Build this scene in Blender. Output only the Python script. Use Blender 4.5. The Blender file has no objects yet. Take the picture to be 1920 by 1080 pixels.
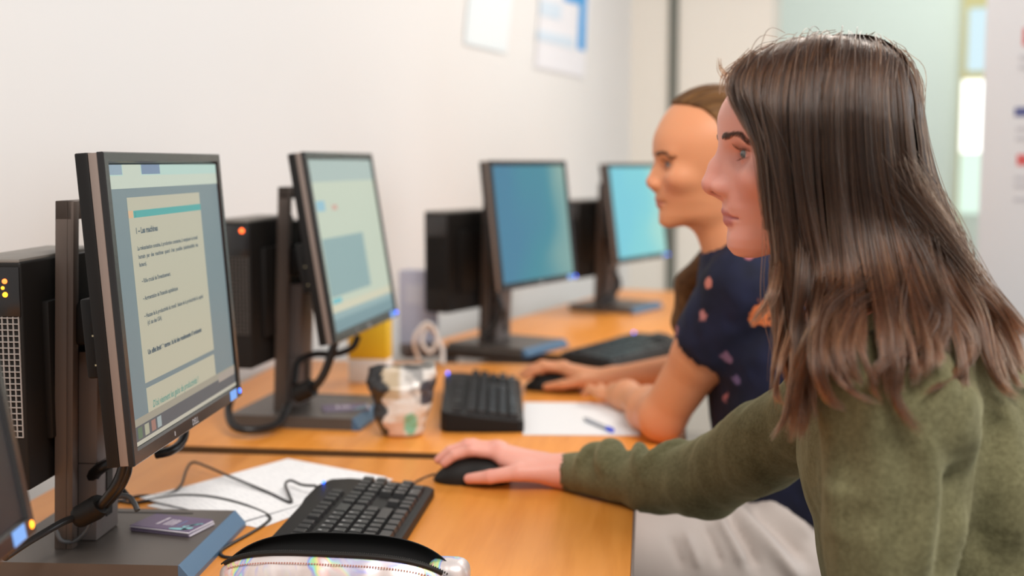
import bpy, bmesh, math, random
import numpy as np
from mathutils import Vector, Matrix, Euler, noise as mnoise

# ------------------------------------------------------------------ camera, world, lights, exposure
SC = bpy.context.scene
COL = SC.collection
F = 2340.0                     # focal length in pixels of a 1920 px wide frame
PIT = math.atan(235.0 / F)     # camera looks slightly down
CAMZ = 1.22
DZ = 0.74                      # desk top height
cam_d = bpy.data.cameras.new('camera'); cam = bpy.data.objects.new('camera', cam_d); COL.objects.link(cam)
cam_d.sensor_width = 36.0; cam_d.lens = F / 1920 * 36.0
cam.location = (0, 0, CAMZ); cam.rotation_euler = (math.pi / 2 - PIT, 0, 0)
cam_d.clip_start = 0.05; cam_d.clip_end = 60
cam_d.dof.use_dof = True; cam_d.dof.focus_distance = 1.35; cam_d.dof.aperture_fstop = 2.8
SC.camera = cam
vs = SC.view_settings
vs.view_transform = 'Standard'; vs.look = 'None'; vs.exposure = 0.0; vs.gamma = 1.0; vs.use_curve_mapping = False

W = bpy.data.worlds.new('world'); SC.world = W; W.use_nodes = True
bg = W.node_tree.nodes['Background']
bg.inputs[0].default_value = (1.0, 0.985, 0.97, 1); bg.inputs[1].default_value = 0.50

def area(name, loc, target, sx, sy, power, col):
    d = bpy.data.lights.new(name, 'AREA'); d.shape = 'RECTANGLE'; d.size = sx; d.size_y = sy
    d.energy = power; d.color = col
    o = bpy.data.objects.new(name, d); COL.objects.link(o)
    o.location = loc
    o.rotation_euler = (Vector(target) - Vector(loc)).to_track_quat('-Z', 'Y').to_euler()
    return o
area('ceiling_light_far', (1.3, 3.8, 2.75), (0.75, 3.3, 0.7), 1.2, 0.7, 31, (1.0, 0.90, 0.80))
area('near_fill_light', (0.55, 0.1, 2.75), (0.2, 1.1, 0.8), 1.2, 0.6, 57, (1.0, 0.945, 0.89))  # unseen overhead fill lamp, added to brighten the foreground
area('daylight_window', (3.4, 2.2, 1.7), (0.0, 1.9, 1.0), 2.2, 1.4, 34, (0.80, 0.91, 1.0))

# ------------------------------------------------------------------ helpers
def ray(px, py):
    u = (px - 960) / F; v = (540 - py) / F
    ca, sa = math.cos(PIT), math.sin(PIT)
    return np.array([u, ca + v * sa, -sa + v * ca])
def at(px, py, Y):
    d = ray(px, py); return Vector(d * (Y / d[1]) + np.array([0, 0, CAMZ]))
def on(px, py, z):
    d = ray(px, py); return Vector(d * ((z - CAMZ) / d[2]) + np.array([0, 0, CAMZ]))

def tag(o, label=None, cat=None, group=None, kind=None):
    if label: o['label'] = label
    if cat: o['category'] = cat
    if group: o['group'] = group
    if kind: o['kind'] = kind
    return o
def empty(name, loc, rz=0.0, label=None, cat=None, group=None):
    o = bpy.data.objects.new(name, None); COL.objects.link(o)
    o.location = loc; o.rotation_euler = (0, 0, rz); o.empty_display_size = 0.05
    return tag(o, label, cat, group)
def link_mesh(name, me, m, parent=None, loc=(0, 0, 0), rot=(0, 0, 0), smooth=35):
    if m is not None:
        for mm in (m if isinstance(m, (list, tuple)) else [m]): me.materials.append(mm)
    if smooth:
        me.polygons.foreach_set('use_smooth', [True] * len(me.polygons))
        if smooth < 180:
            me.set_sharp_from_angle(angle=math.radians(smooth))
    o = bpy.data.objects.new(name, me); COL.objects.link(o)
    o.parent = parent; o.location = loc; o.rotation_euler = rot
    return o
def obj(name, bm, m, parent=None, loc=(0, 0, 0), rot=(0, 0, 0), smooth=35):
    me = bpy.data.meshes.new(name); bm.normal_update(); bm.to_mesh(me); bm.free()
    return link_mesh(name, me, m, parent, loc, rot, smooth)
def nb(): return bmesh.new()
def merge(bm, src, M=None, mat=0):
    if M is not None: src.transform(M)
    vm = [bm.verts.new(v.co) for v in src.verts]
    src.verts.index_update()
    for f in src.faces:
        nf = bm.faces.new([vm[v.index] for v in f.verts]); nf.material_index = mat
    src.free()
def rbox(bm, c, s, r=0.002, seg=2, M=None, mat=0):
    t = bmesh.new(); bmesh.ops.create_cube(t, size=1.0)
    bmesh.ops.scale(t, vec=s, verts=t.verts)
    if r > 0: bmesh.ops.bevel(t, geom=list(t.edges), offset=min(r, min(s) * 0.45), segments=seg, profile=0.5, affect='EDGES')
    T = Matrix.Translation(c)
    merge(bm, t, (M @ T) if M is not None else T, mat)
def bx(bm, x0, x1, y0, y1, z0, z1, r=0.002, seg=2, M=None, mat=0):
    rbox(bm, ((x0 + x1) / 2, (y0 + y1) / 2, (z0 + z1) / 2), (abs(x1 - x0), abs(y1 - y0), abs(z1 - z0)), r, seg, M, mat)
def quad(bm, pts, mat=0):
    f = bm.faces.new([bm.verts.new(p) for p in pts]); f.material_index = mat
def spline(pts, n):
    P = np.array([tuple(p) for p in pts], float); k = len(P)
    if k < 3: 
        t = np.linspace(0, 1, n)[:, None]; return P[0] * (1 - t) + P[-1] * t
    t = np.linspace(0, k - 1, n); i = np.clip(t.astype(int), 0, k - 2); f = (t - i)[:, None]
    E = np.vstack([2 * P[0] - P[1], P, 2 * P[-1] - P[-2]])
    p0, p1, p2, p3 = E[i], E[i + 1], E[i + 2], E[i + 3]
    return 0.5 * (2 * p1 + (p2 - p0) * f + (2 * p0 - 5 * p1 + 4 * p2 - p3) * f ** 2 + (3 * p1 - p0 - 3 * p2 + p3) * f ** 3)
def tube(bm, pts, r, n=60, k=10, cap=True, mat=0):
    P = spline(pts, n); rr = np.interp(np.linspace(0, 1, n), np.linspace(0, 1, len(r)), r) if hasattr(r, '__len__') else np.full(n, r)
    T = np.gradient(P, axis=0); T /= np.linalg.norm(T, axis=1)[:, None] + 1e-12
    a = np.cross(T[0], [0, 0, 1.0])
    if np.linalg.norm(a) < 1e-3: a = np.cross(T[0], [0, 1.0, 0])
    rings = []
    for i in range(n):
        a = a - T[i] * a.dot(T[i]); a /= np.linalg.norm(a); b = np.cross(T[i], a)
        rings.append([bm.verts.new(P[i] + rr[i] * (a * math.cos(q) + b * math.sin(q))) for q in np.linspace(0, 2 * math.pi, k, endpoint=False)])
    for i in range(n - 1):
        for j in range(k):
            f = bm.faces.new((rings[i][j], rings[i][(j + 1) % k], rings[i + 1][(j + 1) % k], rings[i + 1][j])); f.material_index = mat
    if cap:
        bm.faces.new(rings[0][::-1]).material_index = mat; bm.faces.new(rings[-1]).material_index = mat
def loft(bm, rings, closed=True, cap=True, mat=0):
    R = [[bm.verts.new(p) for p in r] for r in rings]; k = len(R[0])
    for i in range(len(R) - 1):
        for j in range(k if closed else k - 1):
            f = bm.faces.new((R[i][j], R[i][(j + 1) % k], R[i + 1][(j + 1) % k], R[i + 1][j])); f.material_index = mat
    if cap and closed:
        bm.faces.new(R[0][::-1]).material_index = mat; bm.faces.new(R[-1]).material_index = mat
def prism(bm, poly, z0, z1, r=0.0, seg=2, M=None, mat=0):
    t = bmesh.new(); b = [t.verts.new((p[0], p[1], z0)) for p in poly]; u = [t.verts.new((p[0], p[1], z1)) for p in poly]; k = len(poly)
    t.faces.new(b[::-1]); t.faces.new(u)
    for i in range(k): t.faces.new((b[i], b[(i + 1) % k], u[(i + 1) % k], u[i]))
    bmesh.ops.recalc_face_normals(t, faces=t.faces)
    if r > 0: bmesh.ops.bevel(t, geom=[e for e in t.edges if abs(e.verts[0].co.z - e.verts[1].co.z) < 1e-9], offset=r, segments=seg, profile=0.5, affect='EDGES')
    merge(bm, t, M, mat)
def text_mesh(s, size, align='LEFT', extrude=0.0, sx=1.0, bold=0.0, shear=0.0):
    c = bpy.data.curves.new('txt', 'FONT'); c.body = s; c.size = size; c.align_x = align; c.extrude = extrude; c.offset = bold; c.shear = shear
    c.resolution_u = 2
    o = bpy.data.objects.new('txt', c); COL.objects.link(o)
    me = bpy.data.meshes.new_from_object(o); bpy.data.objects.remove(o); bpy.data.curves.remove(c)
    return me
def add_text(bm, s, size, M, mat=0, width=None, **kw):
    me = text_mesh(s, size, **kw); t = bmesh.new(); t.from_mesh(me); bpy.data.meshes.remove(me)
    if width and len(t.verts):
        xs = [v.co.x for v in t.verts]; k = width / (max(xs) - min(xs))
        bmesh.ops.scale(t, vec=(k, 1, 1), verts=t.verts)
    merge(bm, t, M, mat)

# ------------------------------------------------------------------ materials
def mat(name, col, rough=0.5, metal=0.0, spec=0.5, coat=0.0, emis=None, es=0.0, bump=None, var=None, sheen=0.0, sss=0.0, aniso=0.0):
    m = bpy.data.materials.new(name); m.use_nodes = True; nt = m.node_tree; b = nt.nodes['Principled BSDF']
    b.inputs['Base Color'].default_value = (*col, 1); b.inputs['Roughness'].default_value = rough; b.inputs['Metallic'].default_value = metal
    b.inputs['Specular IOR Level'].default_value = spec; b.inputs['Coat Weight'].default_value = coat
    if emis: b.inputs['Emission Color'].default_value = (*emis, 1); b.inputs['Emission Strength'].default_value = es
    if sheen: b.inputs['Sheen Weight'].default_value = sheen; b.inputs['Sheen Roughness'].default_value = 0.5
    tc = None
    if bump or var:
        tc = nt.nodes.new('ShaderNodeTexCoord')
    if var:       # (scale, amount)
        n = nt.nodes.new('ShaderNodeTexNoise'); n.inputs['Scale'].default_value = var[0]; n.inputs['Detail'].default_value = 5
        nt.links.new(tc.outputs['Object'], n.inputs['Vector'])
        mx = nt.nodes.new('ShaderNodeMix'); mx.data_type = 'RGBA'
        mx.inputs['A'].default_value = (*[c * (1 - var[1]) for c in col], 1); mx.inputs['B'].default_value = (*[min(1, c * (1 + var[1])) for c in col], 1)
        nt.links.new(n.outputs['Fac'], mx.inputs['Factor']); nt.links.new(mx.outputs['Result'], b.inputs['Base Color'])
    if bump:      # (scale, strength, distance)
        n = nt.nodes.new('ShaderNodeTexNoise'); n.inputs['Scale'].default_value = bump[0]; n.inputs['Detail'].default_value = 4
        nt.links.new(tc.outputs['Object'], n.inputs['Vector'])
        bp = nt.nodes.new('ShaderNodeBump'); bp.inputs['Strength'].default_value = bump[1]; bp.inputs['Distance'].default_value = bump[2]
        nt.links.new(n.outputs['Fac'], bp.inputs['Height']); nt.links.new(bp.outputs['Normal'], b.inputs['Normal'])
    return m
def ramp(nt, stops):
    r = nt.nodes.new('ShaderNodeValToRGB'); e = r.color_ramp.elements
    while len(e) < len(stops): e.new(0.5)
    for k, (p, c) in enumerate(stops): e[k].position = p; e[k].color = (*c, 1)
    return r
def wood(name, axis, a, b_, rough=0.32):
    m = bpy.data.materials.new(name); m.use_nodes = True; nt = m.node_tree; b = nt.nodes['Principled BSDF']
    tc = nt.nodes.new('ShaderNodeTexCoord'); mp = nt.nodes.new('ShaderNodeMapping')
    mp.inputs['Scale'].default_value = (26, 2.2, 10) if axis == 'Y' else (2.2, 26, 10)
    n = nt.nodes.new('ShaderNodeTexNoise'); n.inputs['Scale'].default_value = 1.6; n.inputs['Detail'].default_value = 7; n.inputs['Distortion'].default_value = 0.6
    n2 = nt.nodes.new('ShaderNodeTexNoise'); n2.inputs['Scale'].default_value = 9; n2.inputs['Detail'].default_value = 3
    r = ramp(nt, [(0.3, a), (0.62, b_)])
    nt.links.new(tc.outputs['Object'], mp.inputs['Vector']); nt.links.new(mp.outputs['Vector'], n.inputs['Vector']); nt.links.new(mp.outputs['Vector'], n2.inputs['Vector'])
    ad = nt.nodes.new('ShaderNodeMath'); ad.operation = 'MULTIPLY_ADD'; ad.inputs[1].default_value = 0.22
    nt.links.new(n2.outputs['Fac'], ad.inputs[0]); nt.links.new(n.outputs['Fac'], ad.inputs[2])
    su = nt.nodes.new('ShaderNodeMath'); su.operation = 'SUBTRACT'; su.inputs[1].default_value = 0.11
    nt.links.new(ad.outputs[0], su.inputs[0]); nt.links.new(su.outputs[0], r.inputs['Fac']); nt.links.new(r.outputs['Color'], b.inputs['Base Color'])
    b.inputs['Roughness'].default_value = rough; b.inputs['Specular IOR Level'].default_value = 0.42
    bp = nt.nodes.new('ShaderNodeBump'); bp.inputs['Strength'].default_value = 0.04; bp.inputs['Distance'].default_value = 0.001
    nt.links.new(n.outputs['Fac'], bp.inputs['Height']); nt.links.new(bp.outputs['Normal'], b.inputs['Normal'])
    return m
def emit(name, col, s, rough=0.4, base=(0.02, 0.02, 0.02), spec=0.3):
    return mat(name, base, rough, spec=spec, emis=col, es=s)

M_BLACK = mat('black_plastic', (0.009, 0.0082, 0.0078), 0.5, spec=0.28, bump=(900, 0.15, 0.0004))
M_BEZEL = mat('bezel_plastic', (0.016, 0.0145, 0.0145), 0.2, spec=0.62, bump=(1400, 0.05, 0.0002))
M_MATTE = mat('matte_black', (0.011, 0.0095, 0.0085), 0.6, spec=0.3)
M_TAUPE = mat('taupe_plastic', (0.24, 0.19, 0.165), 0.45, bump=(1200, 0.1, 0.0003))
M_FRAME2 = mat('brown_metal_paint', (0.105, 0.078, 0.064), 0.45, bump=(1200, 0.1, 0.0003))
M_NECK = mat('grey_plastic', (0.20, 0.17, 0.16), 0.5)
M_CASE = mat('case_grey', (0.20, 0.18, 0.16), 0.55, var=(30, 0.12), bump=(700, 0.15, 0.0004))
M_BASE = mat('base_plastic', (0.085, 0.072, 0.063), 0.42, var=(25, 0.15), bump=(900, 0.2, 0.0004))
M_SKYREFL = mat('painted_sky_reflection', (0.06, 0.14, 0.25), 0.38, bump=(900, 0.1, 0.0003))  # blue daylight reflection painted into the colour of the base's sloping front
M_GRID = mat('light_grey_grille', (0.36, 0.33, 0.31), 0.5)
M_GOLD = mat('port_metal', (0.62, 0.52, 0.33), 0.3, metal=1.0)
M_CABLE = mat('cable_rubber', (0.014, 0.013, 0.013), 0.38)
M_CABLEG = mat('grey_cable_rubber', (0.10, 0.105, 0.11), 0.4)
M_KEY = mat('key_plastic', (0.018, 0.0175, 0.018), 0.36, bump=(1500, 0.15, 0.0003))
M_LEG = mat('key_legend', (0.55, 0.55, 0.55), 0.6)
M_PAPER = mat('paper', (0.86, 0.86, 0.87), 0.75, spec=0.2)
M_WHITE = mat('white_print', (0.85, 0.85, 0.83), 0.6)
M_INK = mat('ink_grey', (0.45, 0.45, 0.47), 0.7)
# ------------------------------------------------------------------ the room
def wall_material():
    m = bpy.data.materials.new('wall_paint'); m.use_nodes = True; nt = m.node_tree; b = nt.nodes['Principled BSDF']
    b.inputs['Roughness'].default_value = 0.7; b.inputs['Specular IOR Level'].default_value = 0.25
    tc = nt.nodes.new('ShaderNodeTexCoord')
    n = nt.nodes.new('ShaderNodeTexNoise'); n.inputs['Scale'].default_value = 1.3; n.inputs['Detail'].default_value = 3
    nt.links.new(tc.outputs['Object'], n.inputs['Vector'])
    r = ramp(nt, [(0.3, (0.79, 0.78, 0.765)), (0.7, (0.815, 0.81, 0.80))])
    nt.links.new(n.outputs['Fac'], r.inputs['Fac'])
    # an old brown scuff on the paint
    c = at(14, 58, 1.97)
    mp = nt.nodes.new('ShaderNodeMapping'); mp.vector_type = 'TEXTURE'; mp.inputs['Location'].default_value = c; mp.inputs['Scale'].default_value = (0.055, 0.055, 0.034)
    nt.links.new(tc.outputs['Object'], mp.inputs['Vector'])
    g = nt.nodes.new('ShaderNodeTexGradient'); g.gradient_type = 'QUADRATIC_SPHERE'
    nt.links.new(mp.outputs['Vector'], g.inputs['Vector'])
    mx = nt.nodes.new('ShaderNodeMix'); mx.data_type = 'RGBA'; mx.inputs['B'].default_value = (0.22, 0.16, 0.12, 1)
    nt.links.new(g.outputs['Fac'], mx.inputs['Factor']); nt.links.new(r.outputs['Color'], mx.inputs['A'])
    nt.links.new(mx.outputs['Result'], b.inputs['Base Color'])
    return m
M_WALL = wall_material()
M_PANEL = mat('partition_panel', (0.88, 0.835, 0.755), 0.6)
M_POST = mat('grey_green_post', (0.16, 0.165, 0.14), 0.5)
M_FLOOR = mat('floor_vinyl', (0.42, 0.40, 0.37), 0.5, var=(3, 0.1))

WK = 0.4                                        # the left wall runs 22 degrees off the view axis
def wx(y): return -0.80 + WK * (y - 2.35)
WD = Vector((WK, 1, 0)).normalized(); WN = Vector((WD.y, -WD.x, 0))      # along the wall, and out of it into the room
CORNER = Vector((wx(5.69), 5.69, 0)); BD = WN                            # back partition direction (to the right)
def slab(name, p0, p1, z0, z1, t, m, kind='structure', back=True):
    d = (p1 - p0).normalized(); n = Vector((-d.y, d.x, 0)) * (t if back else -t)
    bm = nb(); poly = [p0, p1, p1 + n, p0 + n]
    prism(bm, [(p.x, p.y) for p in poly], z0, z1)
    bmesh.ops.recalc_face_normals(bm, faces=bm.faces)
    o = obj(name, bm, m, smooth=0)
    if kind: o['kind'] = kind
    return o
ws = Vector((wx(-0.6), -0.6, 0)); 
slab('wall_left', ws, CORNER, 0, 2.7, 0.1, M_WALL)
slab('wall_back', CORNER, CORNER + BD * 0.63, 0, 2.7, 0.06, M_PANEL)
bm = nb(); bx(bm, -3.2, 4.4, -1.5, 9.0, -0.05, 0.0, 0); f_ = obj('floor', bm, M_FLOOR, smooth=0); f_['kind'] = 'structure'
pp = CORNER + BD * 0.194
slab('trim_1', pp - BD * 0.019 + Vector((-0.03 * BD.y * -1, -0.03, 0)) * 0.4, pp + BD * 0.019 + Vector((0, -0.03, 0)) * 0.4, 0, 2.7, 0.02, M_POST)

# glass door opening to the right and the corridor behind it
M_GLASS = mat('door_glass', (0.95, 0.98, 0.96), 0.02, spec=0.5)
M_GLASS.node_tree.nodes['Principled BSDF'].inputs['Transmission Weight'].default_value = 1.0
M_GLASS.node_tree.nodes['Principled BSDF'].inputs['IOR'].default_value = 1.02
g0 = CORNER + BD * 0.63; g1 = CORNER + BD * 1.53
M_FRAME = mat('pale_frame', (0.72, 0.72, 0.66), 0.5)
d1 = slab('door_1', g0, g0 + BD * 0.03, 0, 2.7, 0.05, M_FRAME)
slab('wall_right', g1 + BD * 0.02, g1 + BD * 2.4, 0, 2.7, 0.1, mat('white_wall', (0.83, 0.835, 0.86), 0.6))
pane = slab('pane', g0 + BD * 0.03 + Vector((0, 0.02, 0)), g1 + Vector((0, 0.02, 0)), 0.02, 2.68, 0.008, M_GLASS, None); pane.parent = d1
M_CORR = mat('corridor_paint', (0.84, 0.88, 0.84), 0.7)
c0 = Vector((0.9, 7.7, 0)); c1 = Vector((4.2, 6.4, 0))
slab('wall_corridor', c0, c1, 0, 2.9, 0.1, M_CORR)
area('corridor_light', (2.1, 5.9, 2.75), (2.0, 6.6, 1.0), 1.6, 0.5, 19, (0.90, 1.0, 0.94))
# corridor window with an ochre frame and three panes, seen at the right end of the glass
cd = (c1 - c0).normalized()
def corr(px, py):                                # point on the corridor wall
    d = ray(px, py); n = Vector((-cd.y, cd.x, 0)); t = (c0 - Vector((0, 0, CAMZ))).dot(n) / Vector(d).dot(n)
    return Vector(d * t) + Vector((0, 0, CAMZ))
nw = Vector((cd.y, -cd.x, 0))
win = empty('window_1', corr(1822, 560) + nw * 0.0); win['kind'] = 'structure'
win.location.z = 0
M_OCH = mat('ochre_frame', (0.70, 0.60, 0.30), 0.5)
def wbox(name, pxa, pxb, z0, z1, m, off, t=0.03):
    a = corr(pxa, 300); b = corr(pxb, 300); a.z = b.z = 0
    bm = nb(); q = [a + nw * off, b + nw * off, b + nw * (off + t), a + nw * (off + t)]
    prism(bm, [(p.x - win.location.x, p.y - win.location.y) for p in q], z0, z1); bmesh.ops.recalc_face_normals(bm, faces=bm.faces)
    return obj(name, bm, m, win, smooth=0)
def zc(py): return corr(1820, py).z
wbox('frame', 1796, 1800, zc(470), zc(-60), M_OCH, 0.0, 0.05); wbox('frame', 1800, 1900, zc(150), zc(135), M_OCH, 0.0, 0.05)
wbox('frame', 1800, 1900, zc(16), zc(-10), M_OCH, 0.0, 0.05); wbox('frame', 1801, 1807, zc(135), zc(16), M_OCH, 0.0, 0.05)
wbox('pane', 1800, 1900, zc(135), zc(16), emit('pane_blue', (0.72, 0.90, 1.0), 1.0), 0.005, 0.01)
wbox('pane', 1800, 1900, zc(285), zc(150), emit('pane_white', (1.0, 1.0, 0.97), 2.2), 0.005, 0.01)
wbox('pane', 1800, 1900, zc(400), zc(290), emit('pane_green', (0.82, 1.0, 0.88), 1.05), 0.005, 0.01)

# papers on the left wall
def onwall(px, py, off=0.004):
    d = Vector(ray(px, py)); p = Vector((wx(0), 0, 0)); o = Vector((0, 0, CAMZ)); t = (p - o).dot(WN) / d.dot(WN)
    return o + d * t + WN * off
def wall_sheet(name, pix, m, parent=None, off=0.004, t=0.0015):
    P = [onwall(x, y, off) for x, y in pix]; bm = nb()
    a = [bm.verts.new(p) for p in P]; b = [bm.verts.new(p + WN * t) for p in P]; k = len(P)
    bm.faces.new(b); bm.faces.new(a[::-1])
    for i in range(k): bm.faces.new((a[i], a[(i + 1) % k], b[(i + 1) % k], b[i]))
    bmesh.ops.recalc_face_normals(bm, faces=bm.faces)
    return obj(name, bm, m, parent, smooth=0)
s1 = wall_sheet('wall_notice', [(868, 82), (947, 100), (966, -75), (884, -95)], mat('pale_blue_paper', (0.80, 0.87, 0.90), 0.7))
tag(s1, 'pale blue blank sheet pinned slightly tilted high on the white wall', 'paper')
s2 = wall_sheet('wall_poster', [(1002, 126), (1092, 146), (1110, -66), (1016, -90)], mat('poster_paper', (0.83, 0.83, 0.87), 0.7))
tag(s2, 'white poster with a bright blue corner band high on the wall', 'poster')
M_PB = mat('poster_blue', (0.05, 0.36, 0.78), 0.6); M_PL = mat('poster_light_blue', (0.66, 0.77, 0.88), 0.6)
wall_sheet('blue_band', [(1055, 2), (1096, 12), (1100, -62), (1052, -74)], M_PB, s2, 0.006); wall_sheet('blue_band', [(1080, 92), (1094, 96), (1096, 12), (1084, 9)], M_PB, s2, 0.006)
wall_sheet('printed_block', [(1008, 28), (1048, 38), (1050, 10), (1010, 0)], M_PL, s2, 0.006)
wall_sheet('printed_block', [(1004, 74), (1072, 92), (1074, 72), (1005, 55)], M_PL, s2, 0.006)

# notice board with red and blue marks at the right edge
bl = at(1834, 400, 3.6); br_ = at(2060, 400, 3.35)
bd = (br_ - bl).normalized(); bd.z = 0; bd.normalize(); bn = Vector((bd.y, -bd.x, 0))
nbw = empty('notice_board', (bl.x, bl.y, 0), math.atan2(bd.y, bd.x), 'tall white display board with red and blue marks at the right edge', 'board')
bm = nb(); bx(bm, 0, 0.36, 0.0, 0.03, 0.05, 2.1, 0.004); obj('panel', bm, mat('board_white', (0.82, 0.83, 0.86), 0.55), nbw)
bm = nb(); bx(bm, 0.02, 0.08, -0.10, 0.14, 0.0, 0.05, 0.004); obj('foot', bm, M_CASE, nbw); bm = nb(); bx(bm, 0.28, 0.34, -0.10, 0.14, 0.0, 0.05, 0.004); obj('foot', bm, M_CASE, nbw)
def bmark(px0, px1, py0, py1, m):
    s = 3.55 / F; bm = nb(); x0 = (px0 - 1834) * s; x1 = (px1 - 1834) * s; z0 = CAMZ + (305 - py1) * s; z1 = CAMZ + (305 - py0) * s
    bx(bm, x0, x1, -0.002, 0.0, z0, z1, 0); obj('printed_mark', bm, m, nbw, smooth=0)
M_RED = mat('print_red', (0.75, 0.13, 0.13), 0.6); M_NAVY = mat('print_navy', (0.10, 0.12, 0.32), 0.6); M_GREYP = mat('print_grey', (0.62, 0.62, 0.66), 0.6)
bmark(1908, 1940, 60, 92, M_RED); bmark(1898, 1960, 204, 220, M_NAVY); bmark(1906, 1936, 290, 310, M_RED)
for y in (110, 128, 240, 258, 330, 345, 370): bmark(1902, 1950, y, y + 7, M_GREYP)

# ------------------------------------------------------------------ desks
M_WOOD = wood('beech_laminate', 'Y', (0.76, 0.27, 0.036), (0.86, 0.335, 0.058))
M_WOODE = mat('desk_edge', (0.23, 0.17, 0.14), 0.5)
M_ENDB = mat('dark_brown_edge', (0.10, 0.045, 0.014), 0.5)
M_STEEL = mat('desk_leg_steel', (0.13, 0.13, 0.14), 0.4, metal=0.6)
def desk(loc, yaw, w, d, label):
    """origin at the near front corner on the floor; local x runs left to the wall side (depth d), local y away along the row (width w)"""
    t = empty('desk', (loc[0], loc[1], 0), yaw, label, 'desk', 'desks in a row along the wall')
    bm = nb(); bx(bm, -d, -0.003, 0, w, DZ - 0.026, DZ, 0.0015); obj('table_top', bm, M_WOOD, t)
    bm = nb(); bx(bm, -0.003, 0.0, 0, w, DZ - 0.026, DZ, 0.001); obj('edge_band', bm, M_WOODE, t)
    bm = nb(); bx(bm, -d, 0, -0.0012, -0.0001, DZ - 0.026, DZ - 0.0006, 0); obj('edge_band', bm, M_ENDB, t, smooth=0)
    for y in (0.05, w - 0.05):
        for x in (-0.24, -d + 0.06):
            bm = nb(); tube(bm, [(x, y, 0), (x, y, DZ - 0.027)], 0.022, 2, 14); obj('leg', bm, M_STEEL, t)
    bm = nb(); bx(bm, -d + 0.05, -d + 0.07, 0.08, w - 0.08, 0.36, 0.66, 0.002); obj('modesty_panel', bm, M_CASE, t)
    return t
A1 = math.radians(-6.2)
def ydir(a): return Vector((-math.sin(a), math.cos(a), 0))
f1 = on(1190.5, 985, DZ); far1 = 1.958
sdir = ydir(A1); p0 = f1 - sdir * (f1.y - 0.35) / sdir.y
desk((p0.x, p0.y), A1, (far1 - 0.35) / sdir.y, 0.86, 'orange beech desk in front holding the black keyboard and pencil case')
A2 = math.radians(-7.2); p2 = Vector((0.285, 1.985, 0))
desk((p2.x, p2.y), A2, 0.93, 0.96, 'second orange desk holding the crinkled packet and the white sheet with a pen')
p3 = p2 + ydir(A2) * 0.945; A3 = math.radians(-24.0)
desk((p3.x + 0.14, p3.y), A3, 1.62, 0.86, 'furthest orange desk under the two blue lit monitors')
p00 = p0 - ydir(A1) * 0.01
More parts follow.
